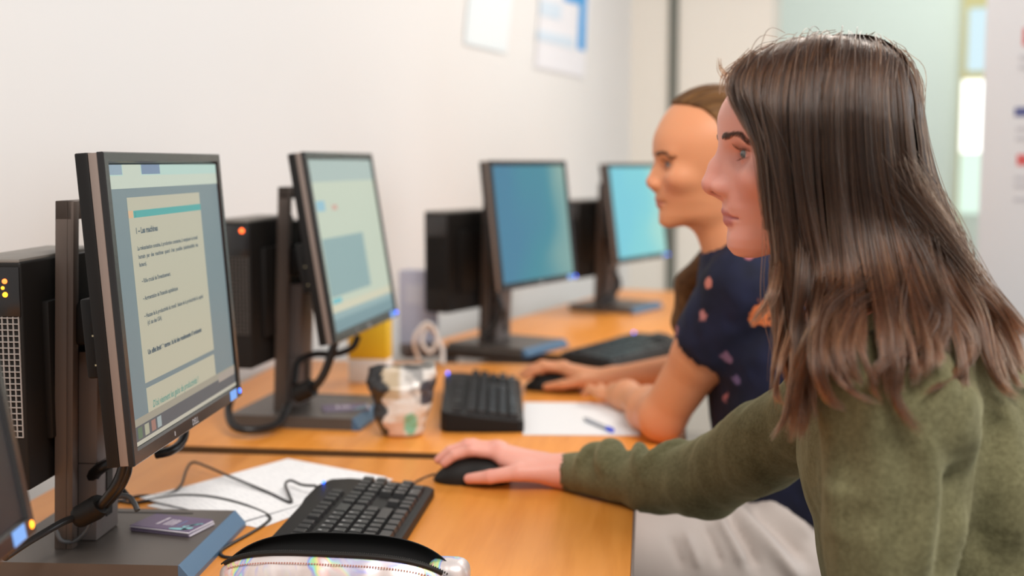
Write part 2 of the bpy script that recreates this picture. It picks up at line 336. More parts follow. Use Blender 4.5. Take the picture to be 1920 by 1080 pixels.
# ------------------------------------------------------------------ monitors on their stands
PW, PH = 0.406, 0.332          # panel outline
SW, SH = 0.376, 0.301          # visible screen
def rect(w, h, y, z=0.0): return [(-w / 2, y, -h / 2 + z), (w / 2, y, -h / 2 + z), (w / 2, y, h / 2 + z), (-w / 2, y, h / 2 + z)]
SZ = 0.002                     # screen centre sits a little above the panel centre
def screen_content(kind, scr):
    """what the lit screen shows: flat shapes a hair in front of the screen; u to the right, v down, 0..1"""
    def P(u, v, k): return ((u - 0.5) * SW, 0.0028 - 0.00025 * k, (0.5 - v) * SH + SZ)
    mats, bms = {}, {}
    def patch(name, u0, v0, u1, v1, col, k=1, es=1.0):
        bm = nb(); quad(bm, [P(u0, v1, k), P(u1, v1, k), P(u1, v0, k), P(u0, v0, k)])
        obj(name, bm, emit(name + '_' + kind, col, es, rough=0.35, base=(0.01, 0.01, 0.01)), scr, smooth=0)
    def line(bm, s, u0, v, size, width=None, **kw):
        p = P(u0, v, 3); M = Matrix.Translation(p) @ Matrix.Rotation(math.pi / 2, 4, 'X')
        add_text(bm, s, size * SH, M, width=width * SW if width else None, **{'bold': 0.00022, **kw})
    def text_line(m, *a, **kw):
        bm = nb(); line(bm, *a, **kw); obj('text_line', bm, m, scr, smooth=0)
    if kind == 'doc':
        patch('tab_strip', 0, 0, 1, 0.04, (0.40, 0.56, 0.50)); patch('tool_bar', 0, 0.04, 1, 0.086, (0.49, 0.55, 0.46))
        patch('page', 0.117, 0.119, 0.785, 0.796, (0.44, 0.42, 0.315)); patch('page', 0.12, 0.815, 0.78, 0.905, (0.44, 0.42, 0.315))
        patch('tab', 0.0, 0.0, 0.10, 0.036, (0.24, 0.33, 0.40), 2); patch('tab', 0.105, 0.0, 0.25, 0.045, (0.49, 0.55, 0.46), 2); patch('tab', 0.256, 0.0, 0.416, 0.036, (0.15, 0.22, 0.33), 2)
        patch('teal_bar', 0.157, 0.168, 0.785, 0.194, (0.055, 0.33, 0.31), 2); patch('orange_square', 0.116, 0.167, 0.153, 0.193, (0.60, 0.38, 0.22), 2)
        patch('status_bar', 0, 0.905, 1, 0.932, (0.30, 0.28, 0.22), 1); patch('task_bar', 0, 0.932, 1, 0.985, (0.085, 0.095, 0.105), 2)
        patch('task_bar_glow', 0, 0.985, 1, 1.0, (0.46, 0.44, 0.36), 2)
        for u, c in ((0.02, (0.10, 0.16, 0.10)), (0.075, (0.36, 0.36, 0.26)), (0.13, (0.30, 0.16, 0.13)), (0.18, (0.30, 0.36, 0.36))):
            patch('task_icon', u, 0.938, u + 0.035, 0.978, c, 3)
        patch('clock_panel', 0.80, 0.912, 0.99, 0.945, (0.33, 0.29, 0.25), 3)
        ink = emit('screen_ink', (0.05, 0.085, 0.105), 1.0); teal = emit('screen_teal_ink', (0.06, 0.24, 0.20), 1.0)
        text_line(ink, '1 \u2013 Les machines', 0.158, 0.252, 0.030, 0.182, bold=0.0004)
        text_line(ink, 'La m\u00e9canisation consiste, \u00e0 production constante, \u00e0 remplacer le travail', 0.158, 0.313, 0.021, 0.56)
        text_line(ink, "humain  par  des  machines  quand  c'est  possible  (substituabilit\u00e9  des", 0.160, 0.344, 0.021, 0.556)
        text_line(ink, 'facteurs).', 0.160, 0.373, 0.021, 0.062)
        text_line(ink, "\u2013 R\u00f4le crucial de l'investissement.", 0.168, 0.434, 0.022, 0.253)
        text_line(ink, "\u2013 Augmentation de l'intensit\u00e9 capitalistique", 0.164, 0.498, 0.022, 0.31)
        text_line(ink, '\u2013 Hausse de la productivit\u00e9 du travail : baisse de la productivit\u00e9 du capital', 0.160, 0.562, 0.022, 0.557)
        text_line(ink, '(cf. cas des USA)', 0.180, 0.590, 0.022, 0.121)
        text_line(ink, 'Un effet limit\u00e9 \u00e0 terme : la loi des rendements d\u00e9croissants', 0.160, 0.697, 0.023, 0.508, bold=0.0005)
        text_line(teal, "D'o\u00f9 viennent les gains de productivit\u00e9 ?", 0.158, 0.895, 0.036, 0.43, shear=0.25)
        text_line(teal, '2', 0.165, 0.190, 0.024)
    elif kind == 'app':
        patch('tool_bar', 0, 0.0, 1, 0.13, (0.36, 0.45, 0.42)); patch('page', 0, 0.13, 1, 0.84, (0.50, 0.56, 0.45)); patch('side_block', 0.02, 0.46, 0.66, 0.80, (0.24, 0.36, 0.36), 2)
        patch('header_mark', 0.02, 0.24, 0.14, 0.30, (0.25, 0.46, 0.55), 2); patch('header_mark', 0.24, 0.27, 0.32, 0.30, (0.55, 0.33, 0.27), 2); patch('status_bar', 0, 0.84, 1, 0.89, (0.58, 0.56, 0.42), 2)
        patch('task_bar', 0, 0.93, 1, 1, (0.16, 0.27, 0.30), 2)
        patch('footer_link', 0.03, 0.81, 0.16, 0.84, (0.13, 0.45, 0.5), 3)
def screen_mat(kind):
    m = bpy.data.materials.new('screen_' + kind); m.use_nodes = True; nt = m.node_tree; b = nt.nodes['Principled BSDF']
    b.inputs['Base Color'].default_value = (0.01, 0.01, 0.01, 1); b.inputs['Roughness'].default_value = 0.33; b.inputs['Specular IOR Level'].default_value = 0.35
    cols = {'doc': (0.15, 0.205, 0.22), 'app': (0.25, 0.37, 0.38), 'off': (0.01, 0.012, 0.015)}
    b.inputs['Emission Strength'].default_value = 1.0
    if kind in cols: b.inputs['Emission Color'].default_value = (*cols[kind], 1)
    else:       # a blue desktop picture with a pale streak of light
        tc = nt.nodes.new('ShaderNodeTexCoord'); mp = nt.nodes.new('ShaderNodeMapping'); mp.inputs['Rotation'].default_value = (0, 0.55, 0); mp.inputs['Location'].default_value = (0.06, 0, 0.03) if kind == 'blue' else (0.05, 0, 0.0)
        g = nt.nodes.new('ShaderNodeTexNoise'); g.inputs['Scale'].default_value = 3.6; g.inputs['Detail'].default_value = 1.0
        nt.links.new(tc.outputs['Object'], mp.inputs['Vector']); nt.links.new(mp.outputs['Vector'], g.inputs['Vector'])
        sx = nt.nodes.new('ShaderNodeSeparateXYZ'); nt.links.new(tc.outputs['Object'], sx.inputs[0])
        ad = nt.nodes.new('ShaderNodeMath'); ad.operation = 'MULTIPLY_ADD'; ad.inputs[1].default_value = 1.9
        nt.links.new(sx.outputs['X'], ad.inputs[0]); nt.links.new(g.outputs['Fac'], ad.inputs[2])
        r = ramp(nt, [(0.25, (0.045, 0.19, 0.30)), (0.62, (0.04, 0.23, 0.29)), (0.95, (0.25, 0.40, 0.34))]) if kind == 'blue' else ramp(nt, [(0.3, (0.17, 0.56, 0.66)), (0.62, (0.20, 0.60, 0.64)), (0.95, (0.42, 0.70, 0.58))])
        nt.links.new(ad.outputs[0], r.inputs['Fac']); nt.links.new(r.outputs['Color'], b.inputs['Emission Color'])
    return m
M_LEDB = emit('blue_led', (0.02, 0.11, 1.0), 6.0); M_LEDO = emit('orange_led', (1.0, 0.25, 0.01), 6.0); M_LEDR = emit('red_led', (1.0, 0.12, 0.02), 5.0)
M_STICK = mat('glowing_blue_sticker', (0.16, 0.36, 0.80), 0.5, emis=(0.16, 0.36, 0.85), es=0.35)  # sticker given a faint glow of its own, though it is no lamp
M_LOGO = mat('logo_grey', (0.45, 0.45, 0.47), 0.4)

def monitor(label, C, yaw, tilt, kind, s=1.0, led=M_LEDB, stand=True, detail=True):
    yaw = math.radians(yaw); C = Vector((C[0], C[1], C[2] + CAMZ))
    back = Vector((-math.sin(yaw), math.cos(yaw), 0))
    O = C + back * 0.088 * s; h = (C.z - DZ) / s
    t = empty('desktop_monitor', (O.x, O.y, DZ), yaw, label, 'monitor', 'flat monitors on square black stands'); t.scale = (s, s, s)
    tl = math.radians(tilt)
    def part(name, bm, m, **kw): return obj(name, bm, m, t, loc=(0, -0.088, h), rot=(-tl, 0, 0), **kw)
    bm = nb(); loft(bm, [rect(PW, PH, 0.007), rect(PW, PH, 0.0012), rect(PW - 0.0024, PH - 0.0024, 0), rect(SW + 0.007, SH + 0.007, 0, SZ), rect(SW, SH, 0.0045, SZ)], cap=False)
    bmesh.ops.recalc_face_normals(bm, faces=bm.faces); bez = part('bezel', bm, M_BEZEL, smooth=20)
    bm = nb(); add_text(bm, 'DELL', 0.0105, Matrix.Translation((0, -0.0004, -PH / 2 + 0.0035)) @ Matrix.Rotation(math.pi / 2, 4, 'X'), align='CENTER', bold=0.0002)
    obj('brand_mark', bm, M_LOGO, bez, smooth=0)
    bm = nb(); bx(bm, -0.075, -0.0735, -0.0006, 0, -PH / 2 + 0.005, -PH / 2 + 0.010, 0); obj('indicator_mark', bm, M_LOGO, bez, smooth=0)
    bm = nb(); bx(bm, 0.150, 0.178, -0.0006, 0, -PH / 2 + 0.002, -PH / 2 + 0.0145, 0); obj('button_sticker', bm, M_STICK, bez, smooth=0)
    bm = nb(); bmesh.ops.create_uvsphere(bm, u_segments=14, v_segments=8, radius=1.0); bmesh.ops.scale(bm, vec=(0.0036, 0.002, 0.0036), verts=bm.verts); bmesh.ops.translate(bm, vec=(0.1945, 0.0002, -PH / 2 + 0.0085), verts=bm.verts)
    part('power_light', bm, led, smooth=180)
    bm = nb(); bx(bm, -PW / 2 + 0.0006, PW / 2 - 0.0006, 0.0071, 0.0169, -PH / 2 + 0.0006, PH / 2 - 0.0006, 0.0008); part('side_band', bm, M_TAUPE)
    bm = nb(); bx(bm, -PW / 2, PW / 2, 0.017, 0.031, -PH / 2, PH / 2, 0.0015)
    bx(bm, -0.168, 0.168, 0.031, 0.057, -0.075, 0.012, 0.003); bk = part('back_shell', bm, M_BLACK)
    for z in (-0.020, -0.052):                                   # side ports on the rear housing
        bm = nb(); bx(bm, -0.1688, -0.1678, 0.040, 0.047, z - 0.0075, z + 0.0075, 0); bx(bm, -0.1690, -0.1686, 0.0385, 0.0402, z - 0.0075, z - 0.001, 0, mat=1); bx(bm, -0.1690, -0.1686, 0.0385, 0.0402, z + 0.001, z + 0.0075, 0, mat=1); bx(bm, -0.1690, -0.1686, 0.0405, 0.0465, z - 0.0092, z - 0.0072, 0, mat=1)
        obj('port', bm, [M_MATTE, M_GOLD], bk, smooth=0)
    bm = nb(); quad(bm, rect(SW, SH, 0.003, SZ)); scr = part('screen', bm, screen_mat(kind), smooth=0)
    screen_content(kind, scr)
    if not stand: return t
    # stand: base slab with sloping front edge, leaning frame with a handle hole, neck in front
    bm = nb(); prof = [(0.125, 0.0), (0.125, 0.020), (0.123, 0.022), (-0.110, 0.022), (-0.110, 0.0)]
    loft(bm, [[(x, y, z) for y, z in prof] for x in (-0.108, 0.120)])
    bmesh.ops.recalc_face_normals(bm, faces=bm.faces); bs = obj('stand_base', bm, M_BASE, t, smooth=0)
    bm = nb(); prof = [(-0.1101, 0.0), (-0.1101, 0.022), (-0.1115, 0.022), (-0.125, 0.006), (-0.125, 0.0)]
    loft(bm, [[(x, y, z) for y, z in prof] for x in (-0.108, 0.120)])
    bmesh.ops.recalc_face_normals(bm, faces=bm.faces); obj('front_reflection_face', bm, M_SKYREFL, bs, smooth=0)
    bm = nb(); bx(bm, 0.100, 0.104, -0.06, 0.06, 0.0221, 0.0224, 0); obj('slot', bm, M_MATTE, bs, smooth=0)
    sh = Matrix.Identity(4); sh[1][2] = -0.040; sh[1][3] = 0.0435      # leaning
    bm = nb()
    for x0, x1 in ((-0.058, -0.042), (0.050, 0.066)): bx(bm, x0, x1, -0.0005, 0.014, 0.022, 0.436, 0.001, M=sh)
    bx(bm, -0.058, 0.066, -0.0005, 0.014, 0.414, 0.436, 0.001, M=sh); bx(bm, -0.058, 0.066, -0.006, -0.0006, 0.414, 0.4355, 0.0008, M=sh)
    for x0, x1 in ((-0.058, -0.042), (0.050, 0.066)): bx(bm, x0, x1, -0.008, -0.0006, 0.022, 0.4355, 0.0008, M=sh)
    obj('stand_frame', bm, M_FRAME2, t)
    bm = nb(); bx(bm, -0.042, 0.050, 0.001, 0.012, 0.022, 0.372, 0.001, M=sh); obj('stand_panel', bm, M_MATTE, t)
    bm = nb(); bx(bm, -0.024, 0.046, -0.024, 0.0, 0.0225, 0.255, 0.002, M=sh)
    nk = obj('neck', bm, M_NECK, t)
    bm = nb(); bx(bm, -0.0245, 0.0465, -0.0245, -0.001, 0.118, 0.1188, 0, M=sh); bx(bm, 0.004, 0.022, -0.0255, -0.0235, 0.045, 0.105, 0, M=sh); obj('seam', bm, M_MATTE, nk, smooth=0)
    yb = -0.088 + 0.055
    bm = nb(); bx(bm, -0.05, 0.05, yb, 0.03, h - 0.06, h - 0.01, 0.006); obj('hinge', bm, M_BLACK, t)
    return t

C1 = (-0.397, 1.496, -0.154); C2 = (-0.291, 2.318, -0.145); C3 = (0.060, 3.157, -0.151); C4 = (0.413, 4.040, -0.158)
mon1 = monitor('black monitor in front showing a French lesson page with a teal bar', C1, 86.4, 4.1, 'doc')
mon2 = monitor('second monitor along the row with a pale green page and grey block', C2, 80.1, 8.9, 'app')
mon3 = monitor('third monitor along the row with a dark blue glowing screen', C3, 59.2, 6.6, 'blue', s=0.95)
mon4 = monitor('furthest monitor with a bright cyan screen beside the person in navy', C4, 58.7, 7.6, 'cyan', s=0.95)
mon0 = monitor('dark monitor with an orange power light cut off at the left edge', (-0.425, 0.838, -0.150), 92.5, 9.5, 'off', led=M_LEDO)

# ------------------------------------------------------------------ small computers hung behind the stands
M_GRID2 = mat('dark_grille', (0.09, 0.075, 0.065), 0.5)
def tower(ref, label, leds, s=1.0, dx=0.0, h0=0.115, grid=None):
    t = empty('computer_tower', ref.location, ref.rotation_euler[2], label, 'computer', 'small black computers behind the monitors'); t.scale = (s, s, s)
    x0, x1, y0, y1, z0, z1 = -0.146 + dx, 0.085 + dx, 0.0565, 0.130, h0, h0 + 0.262
    bm = nb(); bx(bm, x0, x1, y0, y1, z0, z1, 0.004, 3); obj('case', bm, M_MATTE, t)
    bm = nb(); bx(bm, x0 + 0.001, x1 - 0.002, y0 + 0.002, y1 - 0.001, z1 - 0.003, z1 + 0.003, 0.0025); obj('top_cover', bm, M_CASE, t)
    bm = nb(); bx(bm, x0 - 0.0015, x0 + 0.002, y0 + 0.002, y1 - 0.002, z1 - 0.062, z1 - 0.006, 0.001); obj('end_panel', bm, M_BEZEL, t)
    bm = nb(); zz0, zz1 = z1 - 0.20, z1 - 0.062; ya, yb = y0 + 0.004, y1 - 0.006
    for k in range(int((yb - ya) / 0.0064) + 1): bx(bm, x0 - 0.0018, x0 + 0.001, ya + k * 0.0064, ya + k * 0.0064 + 0.0012, zz0, zz1, 0)
    for k in range(int((zz1 - zz0) / 0.0068) + 1): bx(bm, x0 - 0.0016, x0 + 0.001, ya, yb, zz0 + k * 0.0068, zz0 + k * 0.0068 + 0.0012, 0)
    obj('vent_grille', bm, grid or M_GRID, t, smooth=0)
    for (y, z, m, r) in leds:
        bm = nb(); bmesh.ops.create_uvsphere(bm, u_segments=12, v_segments=8, radius=r); bmesh.ops.translate(bm, vec=(x0 - 0.0018, y0 + y, z1 - z), verts=bm.verts); obj('power_light', bm, m, t, smooth=180)
    bm = nb(); bx(bm, x0 + 0.05, x1 - 0.05, 0.049, 0.058, z0 + 0.05, z1 - 0.05, 0.002); obj('mount', bm, M_MATTE, t)
    return t
tower(mon1, 'black computer with a wire vent grille behind the front monitor', [(0.0185, 0.022, M_LEDR, 0.0030), (0.0185, 0.037, M_LEDO, 0.0030), (0.021, 0.0295, M_LEDO, 0.002)], h0=0.108, dx=0.03)
tower(mon2, 'black computer with a red power light behind the second monitor', [(0.014, 0.016, M_LEDR, 0.0040)], dx=-0.01, grid=M_GRID2)
tower(mon3, 'black computer standing out left of the dark blue monitor', [], s=0.95, dx=-0.06, grid=M_MATTE)
tower(mon4, 'black computer behind the furthest cyan monitor', [], s=0.95, dx=-0.02, grid=M_MATTE)

# ------------------------------------------------------------------ keyboards
KL, KD = 0.446, 0.156
def kz(y): return 0.0145 + 0.0125 * (y + KD / 2) / KD
KT = math.atan(0.0125 / KD)
def key_rows():
    u = 0.019; L = -0.2150; R = []
    def row(y, x, ws, leg=''):
        for i, w in enumerate(ws):
            R.append((x + w * u / 2, y, w, leg[i] if i < len(leg) else ' ')); x += w * u
    b = [-0.0595 + u * k for k in range(5)] + [0.0425]
    row(b[5], L, [1]); row(b[5], L + 2 * u, [1] * 4); row(b[5], L + 6.5 * u, [1] * 4); row(b[5], L + 11 * u, [1] * 4)
    row(b[4], L, [1] * 13 + [2], '\u00b21234567890)='); row(b[3], L, [1.5] + [1] * 12 + [1.5], ' AZERTYUIOP^$'); row(b[2], L, [1.75] + [1] * 12 + [1.25], ' QSDFGHJKLM\u00f9*')
    row(b[1], L, [1.25] + [1] * 11 + [2.75], ' <WXCVBN,;:!'); row(b[0], L, [1.25, 1.25, 1.25, 6.25, 1.25, 1.25, 1.25, 1.25])
    n = L + 15.3 * u
    for r in (5, 4, 3): row(b[r], n, [1, 1, 1])
    row(b[1], n + u, [1]); row(b[0], n, [1, 1, 1])
    p = L + 18.6 * u
    row(b[4], p, [1] * 4, ' /*-'); row(b[3], p, [1] * 4, '789+'); row(b[2], p, [1] * 3, '456'); row(b[1], p, [1] * 4, '123'); row(b[0], p, [2, 1], '0.')
    return R
KEYS = key_rows(); KME = {}
def key_mesh(w):
    if w not in KME:
        bm = nb(); a = w * 0.019 / 2 - 0.0006
        def rr(hx, hy, z, oy=0): return [(-hx, -hy + oy, z), (hx, -hy + oy, z), (hx, hy + oy, z), (-hx, hy + oy, z)]
        loft(bm, [rr(a, 0.0089, 0), rr(a - 0.0022, 0.0070, 0.0078, 0.0008), rr(a - 0.0030, 0.0062, 0.0084, 0.0008)])
        bmesh.ops.recalc_face_normals(bm, faces=bm.faces)
        me = bpy.data.meshes.new('key'); bm.to_mesh(me); bm.free(); me.materials.append(M_KEY); KME[w] = me
    return KME[w]
def keyboard(label, loc, yaw, zs=1.0):
    t = empty('keyboard', loc, yaw, label, 'keyboard', 'black computer keyboards'); t.scale = (1, 1, zs)
    hl, hd = KL / 2, KD / 2; out = [(-hl + 0.012, -hd), (hl - 0.012, -hd), (hl - 0.002, -hd + 0.01), (hl, 0), (hl - 0.004, hd - 0.03), (hl - 0.020, hd - 0.006), (hl - 0.06, hd + 0.004), (hl - 0.13, hd + 0.002), (hl - 0.16, hd - 0.004), (-hl + 0.02, hd - 0.006), (-hl + 0.004, hd - 0.016), (-hl, 0), (-hl + 0.002, -hd + 0.01)]
    bm = nb(); prism(bm, out, 0.002, 0.5, 0.0)
    for v in bm.verts:
        if v.co.z > 0.3: v.co.z = kz(v.co.y)
    bmesh.ops.bevel(bm, geom=[e for e in bm.edges if all(v.co.z > 0.01 for v in e.verts)], offset=0.0025, segments=2, profile=0.5, affect='EDGES')
    body = obj('body', bm, M_BLACK, t)
    bm = nb(); bx(bm, -hl + 0.006, hl - 0.006, -hd + 0.001, -hd + 0.010, 0.0, 0.006, 0.001); bx(bm, -hl + 0.02, hl - 0.02, hd - 0.03, hd - 0.02, 0, 0.004, 0.001); obj('foot', bm, M_MATTE, t)
    lg = nb()
    for (x, y, w, ch) in KEYS:
        k = bpy.data.objects.new('key', key_mesh(w)); COL.objects.link(k); k.parent = t; k.location = (x, y, kz(y) - 0.0012); k.rotation_euler = (KT, 0, 0)
        if zs == 1.0 and ch != ' ': add_text(lg, ch, 0.0062, Matrix.Translation((x - 0.004, y + 0.001, kz(y) + 0.0078)) @ Matrix.Rotation(KT, 4, 'X'), bold=0.00015)
    if zs == 1.0: obj('key_legends', lg, M_LEG, t, smooth=0)
    else: lg.free()
    bm = nb(); bmesh.ops.create_uvsphere(bm, u_segments=10, v_segments=6, radius=0.0022); bmesh.ops.translate(bm, vec=(hl - 0.048, hd - 0.003, 0.0285), verts=bm.verts); obj('status_light', bm, M_LEDB, t, smooth=180)
    return t
ka = on(815, 907, DZ + 0.02); kb = on(748, 1022, DZ + 0.018)
kdir = (ka - kb); kdir.z = 0; kdir.normalize(); kyaw = math.atan2(kdir.y, kdir.x)
kb1 = keyboard('black keyboard in front beside the mouse under the olive sleeve', (0, 0, DZ), math.radians(84.0))
kd = Vector((math.cos(math.radians(84)), math.sin(math.radians(84)), 0)); kp = Vector((-kd.y, kd.x, 0))
kc = ka - kd * (KL / 2 - 0.008) + kp * (KD / 2); kb1.location = (kc.x, kc.y, DZ)
keyboard('black keyboard between the crinkled packet and the sheet with a pen', (-0.058, 2.41, DZ), math.radians(90.5), 1.45)
k3 = on(1178, 648, DZ + 0.03)
keyboard('far black keyboard angled in front of the dark blue monitor', (k3.x, k3.y, DZ), math.radians(57), 1.3)

# ------------------------------------------------------------------ mice
def mouse(label, loc, yaw, mcol, cable=None):
    t = empty('computer_mouse', loc, yaw, label, 'mouse', 'black mice under their hands')     # local +x is the front
    L, Wd, H = 0.118, 0.064, 0.033
    def z_at(u, v): return H * (max(0, 1 - abs(u * 1.0 + 0.12) ** 2.6 * 0.85)) * max(0.0, (1 - abs(v) ** 2.4)) ** 0.55
    bm = nb(); n, k = 26, 18; V = []
    for i in range(n + 1):
        u = -1 + 2 * i / n; wd = max(0.02, (1 - abs(u) ** 3.2)) ** 0.5 * (1 - 0.06 * u - 0.10 * math.exp(-(u - 0.05) ** 2 / 0.1))
        rowv = []
        for j in range(k + 1):
            v = -1 + 2 * j / k; hz = H * max(0.03, 1 - abs(u + 0.15) ** 2.5 * 0.62) * (1 - abs(v) ** 3.0) ** 0.6
            rowv.append(bm.verts.new((u * L / 2, v * wd * Wd / 2, 0.003 + hz * (0.35 if abs(u) > 0.995 else 1))))
        V.append(rowv)
    for i in range(n):
        for j in range(k): bm.faces.new((V[i][j], V[i + 1][j], V[i + 1][j + 1], V[i][j + 1]))
    edge = [V[i][0] for i in range(n + 1)] + [V[n][j] for j in range(1, k + 1)] + [V[i][k] for i in range(n - 1, -1, -1)] + [V[0][j] for j in range(k - 1, 0, -1)]
    bt = [bm.verts.new((v.co.x * 0.96, v.co.y * 0.96, 0.0)) for v in edge]; m_ = len(edge)
    for i in range(m_): bm.faces.new((edge[i], bt[i], bt[(i + 1) % m_], edge[(i + 1) % m_]))
    bm.faces.new(bt); bmesh.ops.recalc_face_normals(bm, faces=bm.faces)
    obj('shell', bm, mcol, t, smooth=60)
    bm = nb(); bmesh.ops.create_cone(bm, cap_ends=True, segments=20, radius1=0.009, radius2=0.009, depth=0.007, matrix=Matrix.Translation((0.034, 0, 0.0285)) @ Matrix.Rotation(math.pi / 2, 4, 'X')); obj('scroll_wheel', bm, M_CASE, t)
    if cable:
        bm = nb(); tube(bm, cable, 0.0016, 60, 8); obj('cable', bm, M_CABLE, t)
    return t
# ------------------------------------------------------------------ small things on the desks
def mat_vcol(name, rough=0.6, spec=0.4, sss=0.0, sss_r=(1, 0.35, 0.2), bump=None, sheen=0.0, metal=0.0, coat=0.0):
    m = mat(name, (0.5, 0.5, 0.5), rough, metal=metal, spec=spec, bump=bump, sheen=sheen, coat=coat); nt = m.node_tree; b = nt.nodes['Principled BSDF']
    a = nt.nodes.new('ShaderNodeVertexColor'); a.layer_name = 'Col'; nt.links.new(a.outputs['Color'], b.inputs['Base Color'])
    if sss:
        b.inputs['Subsurface Weight'].default_value = sss; b.inputs['Subsurface Radius'].default_value = sss_r; b.inputs['Subsurface Scale'].default_value = 0.006
    return m
def set_vcol(me, cols):
    ca = me.color_attributes.new('Col', 'FLOAT_COLOR', 'POINT')
    c = np.ones((len(me.vertices), 4), np.float32); c[:, :3] = cols; ca.data.foreach_set('color', c.ravel())

def sheet(name, P, m, label, cat, z, group=None, curl=None, n=14):
    """a sheet of paper: four floor-plan corners, z height, optional curl function of (u, v)"""
    P = [np.array((p[0], p[1])) for p in P]; c = sum(P) / 4; bm = nb(); top = []; bot = []
    for i in range(n + 1):
        r, q = [], []
        for j in range(n + 1):
            u, v = i / n, j / n; p = (P[0] * (1 - u) + P[1] * u) * (1 - v) + (P[3] * (1 - u) + P[2] * u) * v - c
            h = curl(u, v) if curl else 0.0
            r.append(bm.verts.new((p[0], p[1], 0.0006 + h))); q.append(bm.verts.new((p[0], p[1], 0.0001 + h)))
        top.append(r); bot.append(q)
    for i in range(n):
        for j in range(n):
            bm.faces.new((top[i][j], top[i + 1][j], top[i + 1][j + 1], top[i][j + 1])); bm.faces.new((bot[i][j + 1], bot[i + 1][j + 1], bot[i + 1][j], bot[i][j]))
    bmesh.ops.recalc_face_normals(bm, faces=bm.faces)
    o = obj(name, bm, m, None, loc=(c[0], c[1], z), smooth=60); tag(o, label, cat, group); return o
def printed_paper(name, ang):
    m = mat(name, (0.86, 0.86, 0.87), 0.75, spec=0.2); nt = m.node_tree; b = nt.nodes['Principled BSDF']
    tc = nt.nodes.new('ShaderNodeTexCoord'); mp = nt.nodes.new('ShaderNodeMapping'); mp.inputs['Rotation'].default_value = (0, 0, ang)
    w = nt.nodes.new('ShaderNodeTexWave'); w.bands_direction = 'Y'; w.inputs['Scale'].default_value = 34; w.inputs['Distortion'].default_value = 0.0
    n = nt.nodes.new('ShaderNodeTexNoise'); n.inputs['Scale'].default_value = 60
    nt.links.new(tc.outputs['Object'], mp.inputs[0]); nt.links.new(mp.outputs[0], w.inputs['Vector']); nt.links.new(mp.outputs[0], n.inputs['Vector'])
    r = ramp(nt, [(0.72, (0, 0, 0)), (0.85, (1, 1, 1))]); r2 = ramp(nt, [(0.48, (0, 0, 0)), (0.52, (1, 1, 1))])
    nt.links.new(w.outputs['Fac'], r.inputs[0]); nt.links.new(n.outputs['Fac'], r2.inputs[0])
    mm = nt.nodes.new('ShaderNodeMath'); mm.operation = 'MULTIPLY'; nt.links.new(r.outputs[0], mm.inputs[0]); nt.links.new(r2.outputs[0], mm.inputs[1])
    mx = nt.nodes.new('ShaderNodeMix'); mx.data_type = 'RGBA'; mx.inputs['A'].default_value = (0.86, 0.86, 0.87, 1); mx.inputs['B'].default_value = (0.76, 0.76, 0.78, 1)
    nt.links.new(mm.outputs[0], mx.inputs['Factor']); nt.links.new(mx.outputs['Result'], b.inputs['Base Color'])
    return m
pA = [on(540, 862, DZ), on(228, 947, DZ), on(418, 1004, DZ), on(700, 914, DZ)]
a0 = np.array(pA[0])[:2]; dl = np.array(pA[1])[:2] - a0; dl = dl / np.linalg.norm(dl); dp = np.array([-dl[1], dl[0]])
if dp[0] < 0: dp = -dp
sheet('paper_sheet', [a0, a0 + dl * 0.297, a0 + dl * 0.297 + dp * 0.21, a0 + dp * 0.21], printed_paper('printed_sheet', math.atan2(dl[1], dl[0]) + 0.0), 'printed white sheet lying on top, behind the front keyboard', 'paper', DZ + 0.0014, 'printed sheets by the front keyboard', lambda u, v: 0.002 * max(0, u - 0.7) * 3)
a1 = a0 + dp * 0.014 + dl * 0.016; dl2 = dl * math.cos(0.07) + dp * math.sin(0.07); dp2 = dp * math.cos(0.07) - dl * math.sin(0.07)
sheet('paper_sheet', [a1, a1 + dl2 * 0.297, a1 + dl2 * 0.297 + dp2 * 0.21, a1 + dp2 * 0.21], printed_paper('printed_sheet_b', math.atan2(dl2[1], dl2[0])), 'lower white sheet peeking out from under the printed sheet', 'paper', DZ + 0.0002, 'printed sheets by the front keyboard')
w0 = on(978, 822, DZ); w3 = on(981, 757, DZ)
sheet('paper_sheet', [(0.019, 2.172), (0.226, 2.166), (0.238, 2.463), (0.024, 2.475)], M_PAPER, 'blank white sheet with a pen on it beside the second keyboard', 'paper', DZ + 0.0002)
pa = on(1094, 783, DZ + 0.006); pb = on(1148, 806, DZ + 0.006)
pen = empty('ballpoint_pen', (pa.x, pa.y, DZ + 0.0052), math.atan2(pb.y - pa.y, pb.x - pa.x), 'thin clear pen with a blue end lying on the white sheet', 'pen')
PLn = (pb - pa).length
bm = nb(); tube(bm, [(0.012, 0, 0), (PLn * 0.84, 0, 0)], 0.0042, 2, 10); obj('barrel', bm, mat('pen_barrel', (0.45, 0.47, 0.52), 0.25), pen)
bm = nb(); tube(bm, [(0, 0, 0), (0.012, 0, 0)], [0.0008, 0.004], 2, 10); obj('tip', bm, M_CASE, pen)
bm = nb(); tube(bm, [(PLn * 0.84, 0, 0), (PLn, 0, 0)], 0.0046, 2, 10); obj('end_cap', bm, mat('pen_blue', (0.05, 0.10, 0.75), 0.3), pen)

